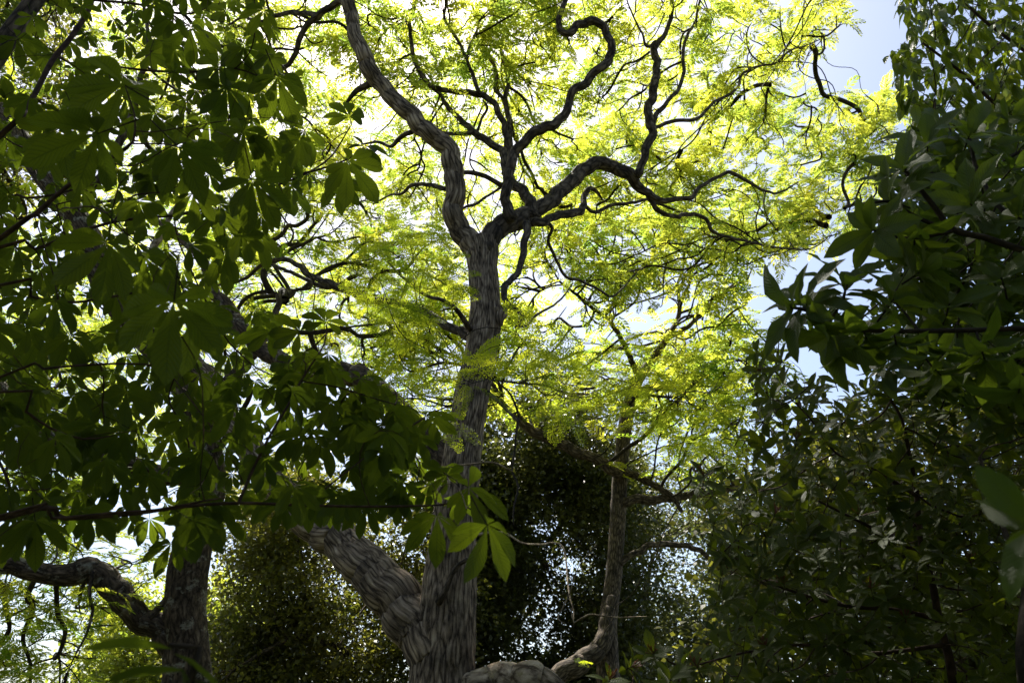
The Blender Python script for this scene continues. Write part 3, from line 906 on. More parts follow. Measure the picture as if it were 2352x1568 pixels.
n_seed_main = len(main.seeds)
feather_crown(main, at_main, M_feather, 0.60, low, per_tip=3.8, per_side=1.6, maxlvl=1, seed=1.0, step=0.17, kill=0.25, r_tip=0.014, lift=0.8, wig=0.8)
feather_crown(right, at_right, M_feather_r, 0.7, lower, per_tip=3.2, per_side=1.4, maxlvl=2, step=0.26, kill=0.34, seed=2.0, r_tip=0.021, lift=0.7, wig=0.7)
feather_crown(left, at_left, M_feather_r, 0.58, low, per_tip=3.2, per_side=1.3, maxlvl=2, step=0.22, kill=0.3, seed=3.0, r_tip=0.013, lift=0.7, wig=0.7)
feather_crown(main, at_spray, M_feather_green, 0.42, fine, n_parts=300, step=0.16, kill=0.2, per_tip=2.4, per_side=0.7, maxlvl=3, seed=4.0, part_mes=fine_me, wig=0.3, r_tip=0.004, crown_name="sprays")
feather_crown(right, at_spray_r, M_feather_green, 0.5, fine, n_parts=300, step=0.22, kill=0.3, per_tip=2.0, per_side=0.8, maxlvl=3, seed=5.0, part_mes=fine_me, wig=0.35, r_tip=0.005, crown_name="sprays")


# ================================================================== broad evergreen trees far behind
def small_leaf(seed, w=0.28):
    r = np.random.default_rng(seed)
    w *= 1.25
    V = np.array([[0, 0, 0], [.5, -w, .08], [1, 0, -.1], [.5, w, .08]])
    return V, np.array([[0, 1, 2, 3]]), None


def clump_crown(name, base, trunk_top, label, cat, polys, Yr, n_cl, n_leaf, leaf, spread, mat, bark, trunk_r, group=None, thin=-0.25, extra_limbs=(), step=0.5, s=0.3):
    t = Tree(name, base, label, cat, group)
    tt = np.array(trunk_top, float); b = np.array(base, float)
    t.limb([b - [0, 0, .3], b * .6 + tt * .4 + [.2, 0, 0], tt], [trunk_r * 1.3, trunk_r, trunk_r * .5], bark, name="trunk", step=0.4, sides=12)
    for l in extra_limbs:
        t.traced(*l, bark)
    cl = []
    for poly, share in polys:
        q = poly_pts(poly, int(n_cl * share))
        q = q + rng.normal(0, 36, q.shape)
        cl.append(P(q[:, 0], q[:, 1], rng.uniform(Yr[0], Yr[1], len(q))))
    cl = np.concatenate(cl)
    cl = cl[nz(cl, s, 3.0 + Yr[0]) + 0.5 * nz(cl, s * 3.5, 9.0) > thin]
    cl = cl[cl[:, 2] > 0.6]
    N, par = colonise(t.seeds, cl, step, step * 1.3, wiggle=0.3, seed=7)
    S, rad, chains, lvl, kids, tips = finish_net(N, par, 0.012, 0.47)
    sr = np.array(t.srad + [1.0] * (len(N) - len(t.srad)))
    part("branches", net_mesh("branches", bark, S, rad, chains, par, sr, thick=0.05), t.root, 'stuff')
    k = len(cl) * n_leaf
    c = np.repeat(cl, n_leaf, 0)
    off = rng.normal(0, 1, (k, 3)) * spread * np.array([1, 1, 0.6])
    pos = c + off
    X = unit(off * 0.6 + rand_dirs(k) * spread + [0, 0, -.1 * spread])
    Z = unit(rng.normal(0, .6, (k, 3)) + [0, 0, 1])
    w = rng.integers(0, 2, k)
    me = bake("crown", [small_leaf(1), small_leaf(2, .22)], w, pos, frame(X, Z), leaf * rng.uniform(.6, 1.3, k), mat)
    part("crown", me, t.root, 'stuff')
    return t


def base_at(px, Y):
    p = P(px, 1568, Y); return (float(p[0]), float(Y), 0.0)


def top_at(px, py, Y):
    return tuple(float(v) for v in P(px, py, Y))


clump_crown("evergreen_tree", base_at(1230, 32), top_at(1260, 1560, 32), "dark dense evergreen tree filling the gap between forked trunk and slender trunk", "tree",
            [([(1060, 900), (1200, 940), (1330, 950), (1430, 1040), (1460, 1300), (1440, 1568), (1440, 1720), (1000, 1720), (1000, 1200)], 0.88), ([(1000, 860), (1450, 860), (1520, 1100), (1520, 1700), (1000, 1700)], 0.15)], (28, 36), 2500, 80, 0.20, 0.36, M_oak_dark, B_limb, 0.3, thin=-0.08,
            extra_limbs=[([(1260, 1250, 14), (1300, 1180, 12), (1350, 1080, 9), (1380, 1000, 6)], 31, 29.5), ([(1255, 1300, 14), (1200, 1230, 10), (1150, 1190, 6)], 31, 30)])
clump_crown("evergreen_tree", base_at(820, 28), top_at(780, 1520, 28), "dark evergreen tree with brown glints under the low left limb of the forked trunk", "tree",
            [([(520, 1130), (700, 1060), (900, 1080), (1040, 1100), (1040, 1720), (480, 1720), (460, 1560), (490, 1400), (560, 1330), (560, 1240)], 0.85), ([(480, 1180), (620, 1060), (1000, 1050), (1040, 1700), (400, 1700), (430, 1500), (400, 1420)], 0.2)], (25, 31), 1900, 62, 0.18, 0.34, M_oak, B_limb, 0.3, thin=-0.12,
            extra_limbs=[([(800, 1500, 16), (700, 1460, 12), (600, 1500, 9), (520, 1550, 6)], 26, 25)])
clump_crown("evergreen_tree", base_at(1560, 38), top_at(1560, 1540, 38), "pale grey green evergreen tree seen through between slender trunk and rhododendron", "tree",
            [([(1380, 1010), (1560, 1050), (1700, 1120), (1760, 1300), (1760, 1720), (1400, 1720), (1400, 1300)], 1.0)], (34, 42), 1600, 62, 0.22, 0.45, M_oak_pale, B_limb, 0.25, thin=-0.02, s=0.35,
            extra_limbs=[([(1440, 1500, 16), (1476, 1408, 14), (1487, 1332, 11), (1500, 1270, 8)], 36, 36), ([(1560, 1520, 14), (1640, 1470, 12), (1700, 1380, 8)], 36, 36)])
clump_crown("round_tree", base_at(350, 46), top_at(340, 1470, 46), "far sunlit olive green rounded tree showing between the two mottled limbs", "tree",
            [([(210, 1480), (260, 1400), (340, 1385), (420, 1400), (500, 1330), (560, 1380), (560, 1700), (180, 1700)], 1.0)], (42, 50), 900, 40, 0.3, 0.6, M_lime, B_limb, 0.35, thin=-0.4)
clump_crown("dark_leafy_tree", base_at(-260, 17), top_at(-60, 420, 17), "dark small leaved tree high at the left edge behind palmate leaves", "tree",
            [([(-500, -300), (160, -250), (200, 60), (150, 300), (100, 420), (-400, 700)], 1.0)], (15, 19), 900, 50, 0.13, 0.3, M_oak, B_limb, 0.3, thin=-0.3)
clump_crown("far_shrub", base_at(2150, 12), top_at(2150, 1200, 12), "tall yellow green shrub glimpsed through gaps of the rhododendron", "shrub",
            [([(1780, 1050), (2000, 960), (2450, 900), (2500, 1720), (1650, 1720), (1690, 1300)], 1.0)], (9.5, 13), 1500, 45, 0.12, 0.26, M_oak, B_limb, 0.12, thin=-0.12, step=0.3, s=0.8)


# ================================================================== foreground: palmate tree on the left
leaflet_T = [blade(6, 4, 0.175, 1.55, 0.22, 0.16 + 0.06 * k, 0.05, seed=k) for k in range(4)]
LA = [(-128, .58), (-88, .80), (-44, .95), (0, 1.0), (44, .95), (88, .80), (128, .58)]


def palmate(seed):
    """list of (variant, R, pos, scale) for the leaflets of one leaf, plus the petiole mesh data"""
    r = np.random.default_rng(seed)
    out = []
    n = 7 if seed % 3 else 6
    ang = LA if n == 7 else [(-105, .7), (-63, .9), (-21, 1.0), (21, 1.0), (63, .9), (105, .7)]
    for a, l in ang:
        a = math.radians(a + r.normal(0, 5))
        dz = -0.22 - 0.45 * r.random()
        x = np.array([math.cos(a), math.sin(a), dz])
        z = np.array([0, 0, 1.0]) + r.normal(0, .18, 3)
        out.append((int(r.integers(0, 4)), frame(x[None], z[None])[0], np.array([0.02 * math.cos(a), 0.02 * math.sin(a), 0]), l * r.uniform(.9, 1.08)))
    return out


pal_T = [palmate(k) for k in range(8)]
leaflet_me = [make_mesh("leaflet", V, F, M_palm, uv=UV, attrs={'tint': np.full(len(V), .25 * k)}) for k, (V, F, UV) in enumerate(leaflet_T)]
tb = Tubes(); tb.add([(0, 0, 0), (-.25, 0, .06), (-.55, 0, .16)], [.010, .011, .014], 5)
petiole_me = tb.mesh("leaf", B_dark)
pet_V = np.concatenate(tb.V); pet_F = [np.concatenate(tb.F)] + [np.concatenate(tb.cap)]


def merged_palmate(k):
    Vs, Fs, Us, Ts, off = [], [], [], [], 0
    for (v, R, p, s) in pal_T[k]:
        V, F, UV = leaflet_T[v]
        Vs.append((V * s) @ R.T + p); Fs.append(F + off); Us.append(UV); off += len(V)
        Ts.append(np.full(len(V), (v * .37 + s) % 1 * .5))
    return np.concatenate(Vs), np.concatenate(Fs), np.concatenate(Us), np.concatenate(Ts)


pal_merged = [merged_palmate(k) for k in range(8)]
pal_me = []
for V, F, UV, T in pal_merged:
    V2 = np.concatenate([V, pet_V]); 
    me = make_mesh("leaf", V2, [F, pet_F[0] + len(V), pet_F[1] + len(V)], M_palm, uv=np.concatenate([UV, np.full((len(pet_V), 2), .25)]), attrs={'tint': np.concatenate([T, np.zeros(len(pet_V))])})
    pal_me.append(me)

palm = Tree("palmate_tree", (-3.6, 3.4, 0), "shady tree with hand shaped leaves of long leaflets on thin dark branches", "tree")
palm.limb([(-3.6, 3.4, -.2), (-3.55, 3.45, 1.5), (-3.4, 3.4, 3.4), (-3.3, 3.6, 5.4), (-3.1, 3.8, 7.4)], [.14, .11, .09, .07, .03], B_limb, name="trunk", step=.15, sides=16)
def pbranch(spec, Y0, Y1):
    p, r = limb_pts(spec, Y0, Y1)
    # carried back to the trunk outside the frame
    if spec[0][0] < 60:
        z = min(max(p[0][2] - 0.3, 1.4), 6.5)
        p = np.concatenate([[[-3.45, 3.45, z]], p]); r = np.concatenate([[r[0] * 1.5], r])
    palm.limb(p, r, B_red, name="branch", step=.06, sides=8)
pbranch([(0, 1192, 13), (150, 1190, 12), (300, 1180, 10), (430, 1162, 9), (550, 1155, 8), (700, 1160, 7), (850, 1163, 6), (1000, 1160, 5), (1060, 1155, 4), (1110, 1195, 3)], 2.6, 2.9)
pbranch([(0, 1185, 9), (120, 1190, 8), (260, 1178, 8), (360, 1170, 6), (470, 1150, 5), (520, 1142, 3)], 2.5, 2.6)
pbranch([(548, 1155, 8), (580, 1080, 7), (620, 1000, 6), (665, 925, 6), (700, 860, 5), (745, 790, 4), (750, 745, 3)], 2.75, 3.0)
pbranch([(0, 548, 12), (80, 492, 11), (150, 432, 10), (220, 385, 9), (290, 340, 9), (306, 325, 6), (310, 270, 4), (288, 200, 3)], 2.5, 2.4)
pbranch([(0, 312, 13), (60, 250, 12), (120, 140, 12), (160, 90, 12), (205, 20, 11), (225, -60, 9)], 2.7, 3.0)
pbranch([(205, 0, 6), (300, 8, 6), (370, 22, 5), (420, 50, 4), (437, 62, 3)], 3.0, 3.2)
pbranch([(0, 655, 8), (70, 680, 8), (150, 695, 7), (240, 685, 6), (330, 672, 5), (420, 700, 3)], 2.6, 2.9)
pbranch([(0, 866, 6), (100, 847, 6), (200, 838, 6), (290, 835, 5), (400, 840, 3)], 2.7, 3.0)
pbranch([(0, 900, 7), (60, 945, 7), (120, 985, 6), (190, 1008, 5), (260, 1000, 3)], 2.7, 2.9)
pbranch([(0, 568, 8), (80, 572, 8), (160, 540, 7), (260, 510, 7), (340, 500, 7), (430, 490, 6), (520, 455, 4)], 3.0, 3.2)
pbranch([(240, 150, 4), (350, 163, 6), (450, 165, 6), (540, 158, 4), (600, 178, 3)], 2.9, 3.1)
pbranch([(300, 330, 4), (400, 335, 3), (500, 380, 3), (580, 412, 3), (640, 405, 4), (720, 393, 5), (800, 365, 4), (835, 338, 3)], 2.9, 3.3)
pbranch([(260, 510, 5), (290, 470, 5), (310, 448, 4), (400, 440, 3)], 3.0, 3.2)
pbranch([(640, 425, 4), (700, 400, 4), (760, 360, 4), (805, 290, 3)], 3.2, 3.4)
pbranch([(690, 875, 4), (780, 890, 4), (860, 915, 3), (907, 928, 3)], 2.95, 3.2)
pbranch([(700, 1159, 4), (800, 1080, 4), (880, 1020, 3), (975, 960, 3)], 2.85, 3.3)
pbranch([(130, 470, 3), (200, 450, 4), (222, 425, 4)], 3.3, 3.2)
pbranch([(0, 456, 6), (60, 455, 6), (120, 448, 5), (215, 424, 3)], 3.4, 3.3)
pbranch([(80, 500, 3), (100, 560, 3), (125, 640, 3), (135, 700, 3), (165, 770, 3)], 2.6, 2.7)
pbranch([(400, 870, 3), (470, 960, 3), (520, 1030, 3), (560, 1110, 3)], 3.0, 2.8)

hand = [(287, 196, 165, 115), (224, 307, 165, -165), (306, 265, 82, -30), (398, 96, 82, -90), (408, 335, 135, -60), (436, 60, 105, -75), (38, 86, 85, -60), (169, 159, 62, 0), (15, 315, 70, -70), (363, 375, 95, -100),
        (588, 536, 92, -78), (518, 575, 98, -92), (580, 414, 128, -78), (664, 437, 72, -45), (781, 417, 76, -88), (493, 486, 98, -60), (747, 739, 78, 88), (688, 761, 80, 150), (442, 714, 150, -75), (400, 690, 185, -95),
        (907, 930, 82, -15), (978, 955, 84, -35), (935, 998, 78, -90), (1026, 1091, 84, 125), (988, 1114, 78, 175), (1076, 1119, 116, -25), (1003, 1184, 112, -88), (1043, 1154, 70, 30), (1119, 1205, 134, -62),
        (665, 905, 84, -20), (802, 268, 76, 95), (836, 336, 82, 20), (637, 178, 112, -78), (800, 372, 112, -50), (455, 1186, 98, -92), (393, 1247, 76, -115), (504, 1181, 82, -45), (81, 1196, 112, -88),
        (96, 1121, 72, -30), (166, 1166, 62, -60), (197, 1010, 92, 175), (393, 1000, 72, -60), (343, 1191, 66, -95), (706, 1151, 72, -90), (770, 1160, 70, -60), (560, 110, 100, -70), (520, 200, 110, -90), (480, 280, 95, -80),
        (660, 330, 100, -85), (700, 300, 90, -120), (560, 300, 120, -95), (620, 760, 80, 180), (250, 560, 150, -100), (330, 590, 130, -60), (130, 300, 110, -120), (820, 940, 80, -90), (740, 1010, 85, -60), (860, 1060, 80, 160),
        (620, 1090, 80, -30), (450, 1060, 90, -120), (290, 900, 90, -90), (90, 780, 80, -100), (160, 770, 90, -70), (30, 1180, 110, -80), (700, 1000, 90, 150), (880, 1130, 85, 170), (940, 1080, 75, 100), (300, 770, 80, 120)]
poly_pal = [(-60, -60), (560, -60), (640, 60), (665, 160), (690, 260), (700, 320), (860, 340), (840, 400), (720, 440), (650, 520), (600, 570), (520, 600), (500, 680), (520, 760), (560, 830), (640, 880), (740, 880), (840, 930), (960, 980), (1000, 1040), (1020, 1130), (900, 1160),
            (760, 1170), (640, 1150), (520, 1180), (420, 1220), (300, 1190), (180, 1190), (60, 1240), (-60, 1250)]
H, HL, HA = [], [], []
for x, y, l, a in hand:
    Yv = min(max(0.165 * FPX / l, 1.55), 4.3)
    p = P(x, y, Yv); H.append(p); HL.append(l * depth(p) / FPX); HA.append(a)
q = poly_pts(poly_pal, 4000)
sel = []
for k in range(len(q)):
    if all((q[k, 0] - q[j, 0]) ** 2 + (q[k, 1] - q[j, 1]) ** 2 > 42 ** 2 for j in sel):
        sel.append(k)
    if len(sel) > 235:
        break
for k in sel:
    Yv = rng.uniform(2.5, 4.6)
    H.append(P(q[k, 0], q[k, 1], Yv)); HL.append(rng.uniform(.10, .155)); HA.append(rng.normal(-75, 55))
q = poly_pts([(480, 860), (760, 860), (1000, 960), (1060, 1100), (1000, 1170), (600, 1170), (-40, 1230), (-40, 900)], 110)
for k in range(len(q)):
    H.append(P(q[k, 0], q[k, 1], rng.uniform(2.9, 4.8))); HL.append(rng.uniform(.10, .15)); HA.append(rng.normal(-80, 50))
q = np.concatenate([poly_pts([(-60, -60), (560, -60), (640, 160), (660, 380), (560, 520), (480, 600), (500, 780), (560, 1100), (-60, 1180)], 190), poly_pts([(300, 640), (640, 700), (760, 900), (700, 1140), (300, 1140)], 50), poly_pts([(-60, 300), (180, 300), (180, 1200), (-60, 1200)], 50)])
for k in range(len(q)):
    H.append(P(q[k, 0], q[k, 1], rng.uniform(4.4, 6.2))); HL.append(rng.uniform(.11, .16)); HA.append(rng.normal(-80, 50))
q = poly_pts([(600, 820), (760, 800), (900, 880), (960, 960), (880, 1000), (640, 900)], 34)
for k in range(len(q)):
    H.append(P(q[k, 0], q[k, 1], rng.uniform(2.9, 4.2))); HL.append(rng.uniform(.10, .14)); HA.append(rng.normal(-70, 50))
n_in = 300
# crown carried on unseen above and left of frame, leaves added to shade the foreground
q = poly_pts([(-1500, -1700), (1100, -1700), (900, -900), (700, -180), (-100, -80), (-80, 1500), (-1500, 1500)], 330)
for k in range(len(q)):
    Yv = rng.uniform(2.0, 5.0)
    H.append(P(q[k, 0], q[k, 1], Yv)); HL.append(rng.uniform(.12, .18)); HA.append(rng.normal(-75, 60))
H = np.array(H); HL = np.array(HL); HA = np.radians(np.array(HA))
away = unit(H - CAM)
Zl = unit(np.array([0, 0, 0.75]) + away * 0.62 + rng.normal(0, .17, (len(H), 3)))
Xl = np.cos(HA)[:, None] * RT + np.sin(HA)[:, None] * UP
Rl = frame(unit(Xl - Zl * (Xl * Zl).sum(1, keepdims=True)), Zl)
att = H + np.einsum('kij,j->ki', Rl, np.array([-.55, 0, .16])) * HL[:, None]
N, par = colonise(palm.seeds, att, 0.06, 0.05, wiggle=0.25, wfreq=3.0, seed=11, max_it=90)
S, rad, chains, lvl, kids, tips = finish_net(N, par, 0.0016, 0.42)
part("twigs", net_mesh("twigs", B_red, S, rad, chains, par, np.array(palm.srad + [1.0] * (len(N) - len(palm.srad))), thick=0.006), palm.root, 'stuff')
base = Matrix.Translation(-Vector(palm.root.location))
which = rng.integers(0, 8, len(H))
n_obj = 0
for k in range(n_in):
    if n_obj >= 300:
        break
    M = base @ mat4(Rl[k], H[k], HL[k])
    n_obj += 1
    if k < 42:
        o = link("leaf", petiole_me, palm.root); o.matrix_local = M
        for (v, R, p, s) in pal_T[which[k]]:
            c = link("leaflet", leaflet_me[v], o); c.matrix_local = mat4(R, p, s)
    else:
        o = link("leaf", pal_me[which[k]], palm.root); o.matrix_local = M
rest = slice(n_in, len(H))
part("crown", bake("crown", [(V, F, UV) for V, F, UV, T in pal_merged], which[rest], H[rest], Rl[rest], HL[rest], M_palm), palm.root, 'stuff')


# ================================================================== rosette shrubs
def rosette(n, spread, seed, lift=0.15, nvar=4):
    """leaves round a shoot that points along +X: list of (variant, R, pos, scale)"""
    r = np.random.default_rng(seed)
    out = []
    for i in range(n):
        a = i * 2.4 + r.normal(0, .2)
        sp = math.radians(spread * (0.55 + 0.6 * i / n) + r.normal(0, 8))
        d = np.array([math.cos(sp), math.sin(sp) * math.cos(a), math.sin(sp) * math.sin(a)])
        up = np.array([1.0, 0, 0]) * 1.0 + r.normal(0, .15, 3)
        out.append((int(r.integers(0, nvar)), frame(d[None], up[None])[0], np.array([-0.30 * (i / n), 0, 0]), r.uniform(.72, 1.08)))
    return out


def rosette_shrub(tree, centres, axes, sizes, ros_T, leaf_T, mat, shoot_mat, n_whorl_parts, twig_mat, step, r_tip, stem_r=.02, stem_l=.5, wig=0.25):
    """centres ordered: the first n_whorl_parts get a shoot with each leaf its own part"""
    leaf_me = [make_mesh("leaf", V, F, mat, uv=UV, attrs={'tint': np.full(len(V), .25 * k)}) for k, (V, F, UV) in enumerate(leaf_T)]
    tb = Tubes(); tb.add([(-stem_l, 0, 0), (-stem_l * .5, .01, 0), (0.03, 0, 0)], [stem_r * 1.2, stem_r, stem_r * .8], 6)
    shoot = tb.mesh("shoot", shoot_mat)
    att = centres - axes * sizes[:, None] * stem_l
    N, par = colonise(tree.seeds, att, step, step * .8, wiggle=wig, wfreq=2.0, seed=13, max_it=110)
    S, rad, chains, lvl, kids, tips = finish_net(N, par, r_tip, 0.43)
    part("twigs", net_mesh("twigs", twig_mat, S, rad, chains, par, np.array(tree.srad + [1.0] * (len(N) - len(tree.srad))), thick=0.006), tree.root, 'stuff')
    Z = unit(np.array([0, 0, 1.0]) + rng.normal(0, .4, (len(centres), 3)))
    R = frame(axes, Z)
    wh = rng.integers(0, len(ros_T), len(centres))
    base = Matrix.Translation(-Vector(tree.root.location))
    W, PP, RR, SS = [], [], [], []
    stems = Tubes(); nleaf = 0
    for k in range(len(centres)):
        if nleaf + len(ros_T[wh[k]]) <= 300 and k < n_whorl_parts:
            o = link("shoot", shoot, tree.root)
            o.matrix_local = base @ mat4(R[k], centres[k], sizes[k])
            for (v, r, p, s) in ros_T[wh[k]]:
                c = link("leaf", leaf_me[v], o); c.matrix_local = mat4(r, p, s)
                nleaf += 1
        else:
            e = centres[k]; a = axes[k] * sizes[k]
            stems.add([e - a * stem_l, e], [stem_r * sizes[k] * 1.2, stem_r * sizes[k]], 4, cap=False)
            for (v, r, p, s) in ros_T[wh[k]]:
                W.append(v); PP.append(centres[k] + (R[k] @ p) * sizes[k]); RR.append(R[k] @ r); SS.append(s * sizes[k])
    if W:
        half = []
        for V, F, UV in leaf_T:      # every second line across the blade
            nv = len(V) // 5; idx = np.arange(nv)[:, None] * 5 + np.array([0, 2, 4])
            a_ = np.arange(nv - 1)[:, None] * 3 + np.arange(2)
            half.append((V[idx.ravel()], np.stack([a_, a_ + 3, a_ + 4, a_ + 1], -1).reshape(-1, 4), UV[idx.ravel()]))
        part("crown", bake("crown", half, np.array(W), np.array(PP), np.array(RR), np.array(SS), mat), tree.root, 'stuff')
        part("stems", stems.mesh("stems", shoot_mat), tree.root, 'stuff')
    return leaf_me


def pick(poly, n, gap, Yr):
    q = poly_pts(poly, n * 20)
    sel = []
    for k in range(len(q)):
        if all((q[k, 0] - q[j, 0]) ** 2 + (q[k, 1] - q[j, 1]) ** 2 > gap * gap for j in sel):
            sel.append(k)
        if len(sel) >= n:
            break
    q = q[sel]
    return P(q[:, 0], q[:, 1], rng.uniform(Yr[0], Yr[1], len(q)))


def img_axis(angle_deg, toward=0.3):
    a = np.radians(np.asarray(angle_deg, float))
    return unit(np.cos(a)[:, None] * RT + np.sin(a)[:, None] * UP - toward * FW)


# ---- ribbed leaves, upper right
ribT = [blade(7, 4, 0.19, 1.15, 0.28, 0.20 + 0.12 * k, 0.16, seed=20 + k) for k in range(4)]
rosR = [rosette(9 + k % 3, 78, 30 + k) for k in range(6)]
rib = Tree("ribbed_leaf_tree", (3.4, 2.7, 0), "dark tree with long ribbed leaves in rosettes reaching in under the sky gap", "tree")
rib.limb([(3.4, 2.7, -.2), (3.3, 2.75, 1.4), (3.1, 2.8, 3.0), (3.0, 2.9, 4.6)], [.11, .09, .07, .04], B_limb, name="trunk", step=.15, sides=14)
def rbranch(spec, Y0, Y1, tie=None):
    p, r = limb_pts(spec, Y0, Y1)
    if tie:
        p = np.concatenate([[tie], p]); r = np.concatenate([[r[0] * 1.5], r])
    rib.limb(p, r, B_dark, name="branch", step=.06, sides=8)
rbranch([(2500, 610, 18), (2352, 575, 17), (2260, 545, 16), (2190, 528, 15), (2150, 480, 13), (2110, 430, 11), (2078, 390, 9)], 2.8, 2.8, (3.1, 2.8, 3.0))
rbranch([(2180, 528, 11), (2130, 510, 10), (2090, 490, 9), (2050, 463, 8), (2010, 535 - 70, 6)], 2.8, 2.8)
rbranch([(2185, 532, 9), (2120, 545, 8), (2060, 545, 7), (2010, 530, 6)], 2.8, 2.75)
rbranch([(2420, 560, 12), (2352, 520, 12), (2290, 470, 11), (2260, 420, 10), (2240, 380, 9), (2228, 320, 7)], 2.9, 3.0, (3.1, 2.8, 2.9))
rbranch([(2500, 770, 14), (2352, 755, 13), (2240, 758, 12), (2110, 760, 11), (1980, 758, 10), (1900, 740, 9), (1850, 712, 8), (1818, 706, 6)], 2.7, 2.7, (3.25, 2.75, 2.2))
rbranch([(1900, 742, 7), (1930, 700, 6), (1945, 655, 5)], 2.7, 2.75)
rbranch([(2110, 760, 7), (2080, 720, 6), (2050, 690, 5)], 2.7, 2.8)
rbranch([(2700, 1500, 12), (2620, 1380, 12), (2500, 1270, 9), (2378, 1207, 6)], 1.3, 1.1, (3.35, 2.7, 1.3))
hr = [(2075, 385, 2.8, 120), (2226, 312, 3.0, 100), (2045, 462, 2.8, 165), (2004, 530, 2.75, 190), (1816, 706, 2.7, 175), (1945, 648, 2.75, 90), (1850, 690, 2.8, 130), (2050, 690, 2.8, 80), (2100, 560, 2.85, -90), (1990, 775, 2.7, -80),
      (2120, 620, 2.8, 60), (2230, 470, 2.9, 150), (2330, 380, 3.0, 70), (2300, 640, 2.8, 120), (1900, 770, 2.75, 200), (2180, 700, 2.8, 100), (2260, 820, 2.7, -100), (2340, 500, 2.8, 160), (2130, 330, 3.1, 110), (2375, 1205, 1.1, 165), (2060, 800, 2.7, -90), (2250, 590, 2.9, 30), (2200, 400, 3.1, 190), (2340, 900, 2.6, -120), (2160, 860, 2.8, -70)]
cR = [P(a, b, c) for a, b, c, d in hr]; aR = list(img_axis([d for *_, d in hr], .35))
cf = pick([(2040, 480), (2100, 330), (2380, 260), (2420, 1050), (2150, 900), (2000, 830), (1850, 770), (1880, 720), (2000, 740), (2060, 620), (2020, 560)], 200, 30, (3.5, 5.2))
cR += list(cf); aR += list(img_axis(rng.normal(130, 60, len(cf)), .2))
cf = pick([(2360, -1300), (3300, -1300), (3300, 1500), (2420, 1500)], 60, 60, (2.2, 4.0))
cR += list(cf); aR += list(img_axis(rng.normal(130, 60, len(cf)), .2))
cR = np.array(cR); aR = unit(np.array(aR) + rng.normal(0, .15, (len(cR), 3)))
sR = rng.uniform(.165, .20, len(cR)); sR[:19] = rng.uniform(.20, .235, 19); sR[19] = .115
rosette_shrub(rib, cR, aR, sR, rosR, ribT, M_ribbed, B_dark, 30, B_dark, .07, .002)

# ---- drooping glossy leaves, top right
glT = [blade(6, 4, 0.2, 0.9, 0.3, 0.25 + .12 * k, 0.12, seed=40 + k) for k in range(4)]
gl = Tree("drooping_leaf_tree", (6.2, 5.6, 0), "tall tree with drooping glossy light green leaves in the top right corner", "tree")
gl.limb([(6.2, 5.6, -.2), (6.2, 5.6, 2.5), (6.1, 5.6, 5.5), (5.9, 5.6, 9.0)], [.16, .13, .1, .04], B_limb, name="trunk", step=.2, sides=14)
for spec in ([(2420, 330, 10), (2300, 250, 8), (2200, 160, 7), (2120, 100, 5)], [(2450, 180, 10), (2330, 100, 8), (2240, 30, 6), (2180, -40, 4)], [(2420, 400, 8), (2300, 330, 6), (2200, 290, 5), (2110, 260, 4)]):
    p, r = limb_pts(spec, 5.2, 5.0)
    gl.limb(np.concatenate([[[6.1, 5.55, p[0][2] - .5]], p]), np.concatenate([[r[0] * 1.4], r]), B_red, name="branch", step=.1, sides=8)
poly_gl = [(2050, -60), (2420, -60), (2420, 470), (2150, 460), (2060, 350), (2075, 300), (2065, 200), (2040, 130), (2080, 60)]
ag = pick(poly_gl, 1100, 7, (4.4, 6.4))
ag2 = pick([(2150, -1400), (3200, -1400), (3200, 400), (2430, 400), (2420, -80), (2080, -80)], 260, 20, (4, 6.5))
N, par = colonise(gl.seeds, np.concatenate([ag, ag2]), .1, .1, wiggle=.3, wfreq=2, seed=15, max_it=90)
S, rad, chains, lvl, kids, tips = finish_net(N, par, .002, .44)
part("twigs", net_mesh("twigs", B_red, S, rad, chains, par, np.array(gl.srad + [1.0] * (len(N) - len(gl.srad))), thick=.006), gl.root, 'stuff')
pos, X, Z = [], [], []
for i in range(len(S)):
    if par[i] < 0 or lvl[i] > 2:
        continue
    d = unit(S[i] - S[par[i]])
    for j in range(3 if lvl[i] == 0 else 1):
        h = unit(rng.normal(0, 1, 3) * [1, 1, .2])
        pos.append(S[i] + rng.normal(0, .01, 3)); X.append(unit(h * .75 + d * .3 + [0, 0, -.75])); Z.append(unit(h * .6 + [0, 0, .8] + rng.normal(0, .2, 3)))
pos = np.array(pos); RG = frame(np.array(X), np.array(Z)); sG = rng.uniform(.12, .19, len(pos))
x, y, z = proj(pos)
vis = (x > 1950) & (x < 2352) & (y > 0) & (y < 700)
o_ = np.argsort(np.where(vis, z, 1e9))[:300]
gl_me = [make_mesh("leaf", V, F, M_glossy, uv=UV, attrs={'tint': np.full(len(V), .25 * k)}) for k, (V, F, UV) in enumerate(glT)]
base = Matrix.Translation(-Vector(gl.root.location))
for k in o_:
    if vis[k]:
        o = link("leaf", random.choice(gl_me), gl.root); o.matrix_local = base @ mat4(RG[k], pos[k], sG[k])
kp = np.ones(len(pos), bool); kp[o_] = False
print("glossy", len(pos))
part("crown", bake("crown", glT, rng.integers(0, 4, kp.sum()), pos[kp], RG[kp], sG[kp], M_glossy), gl.root, 'stuff')

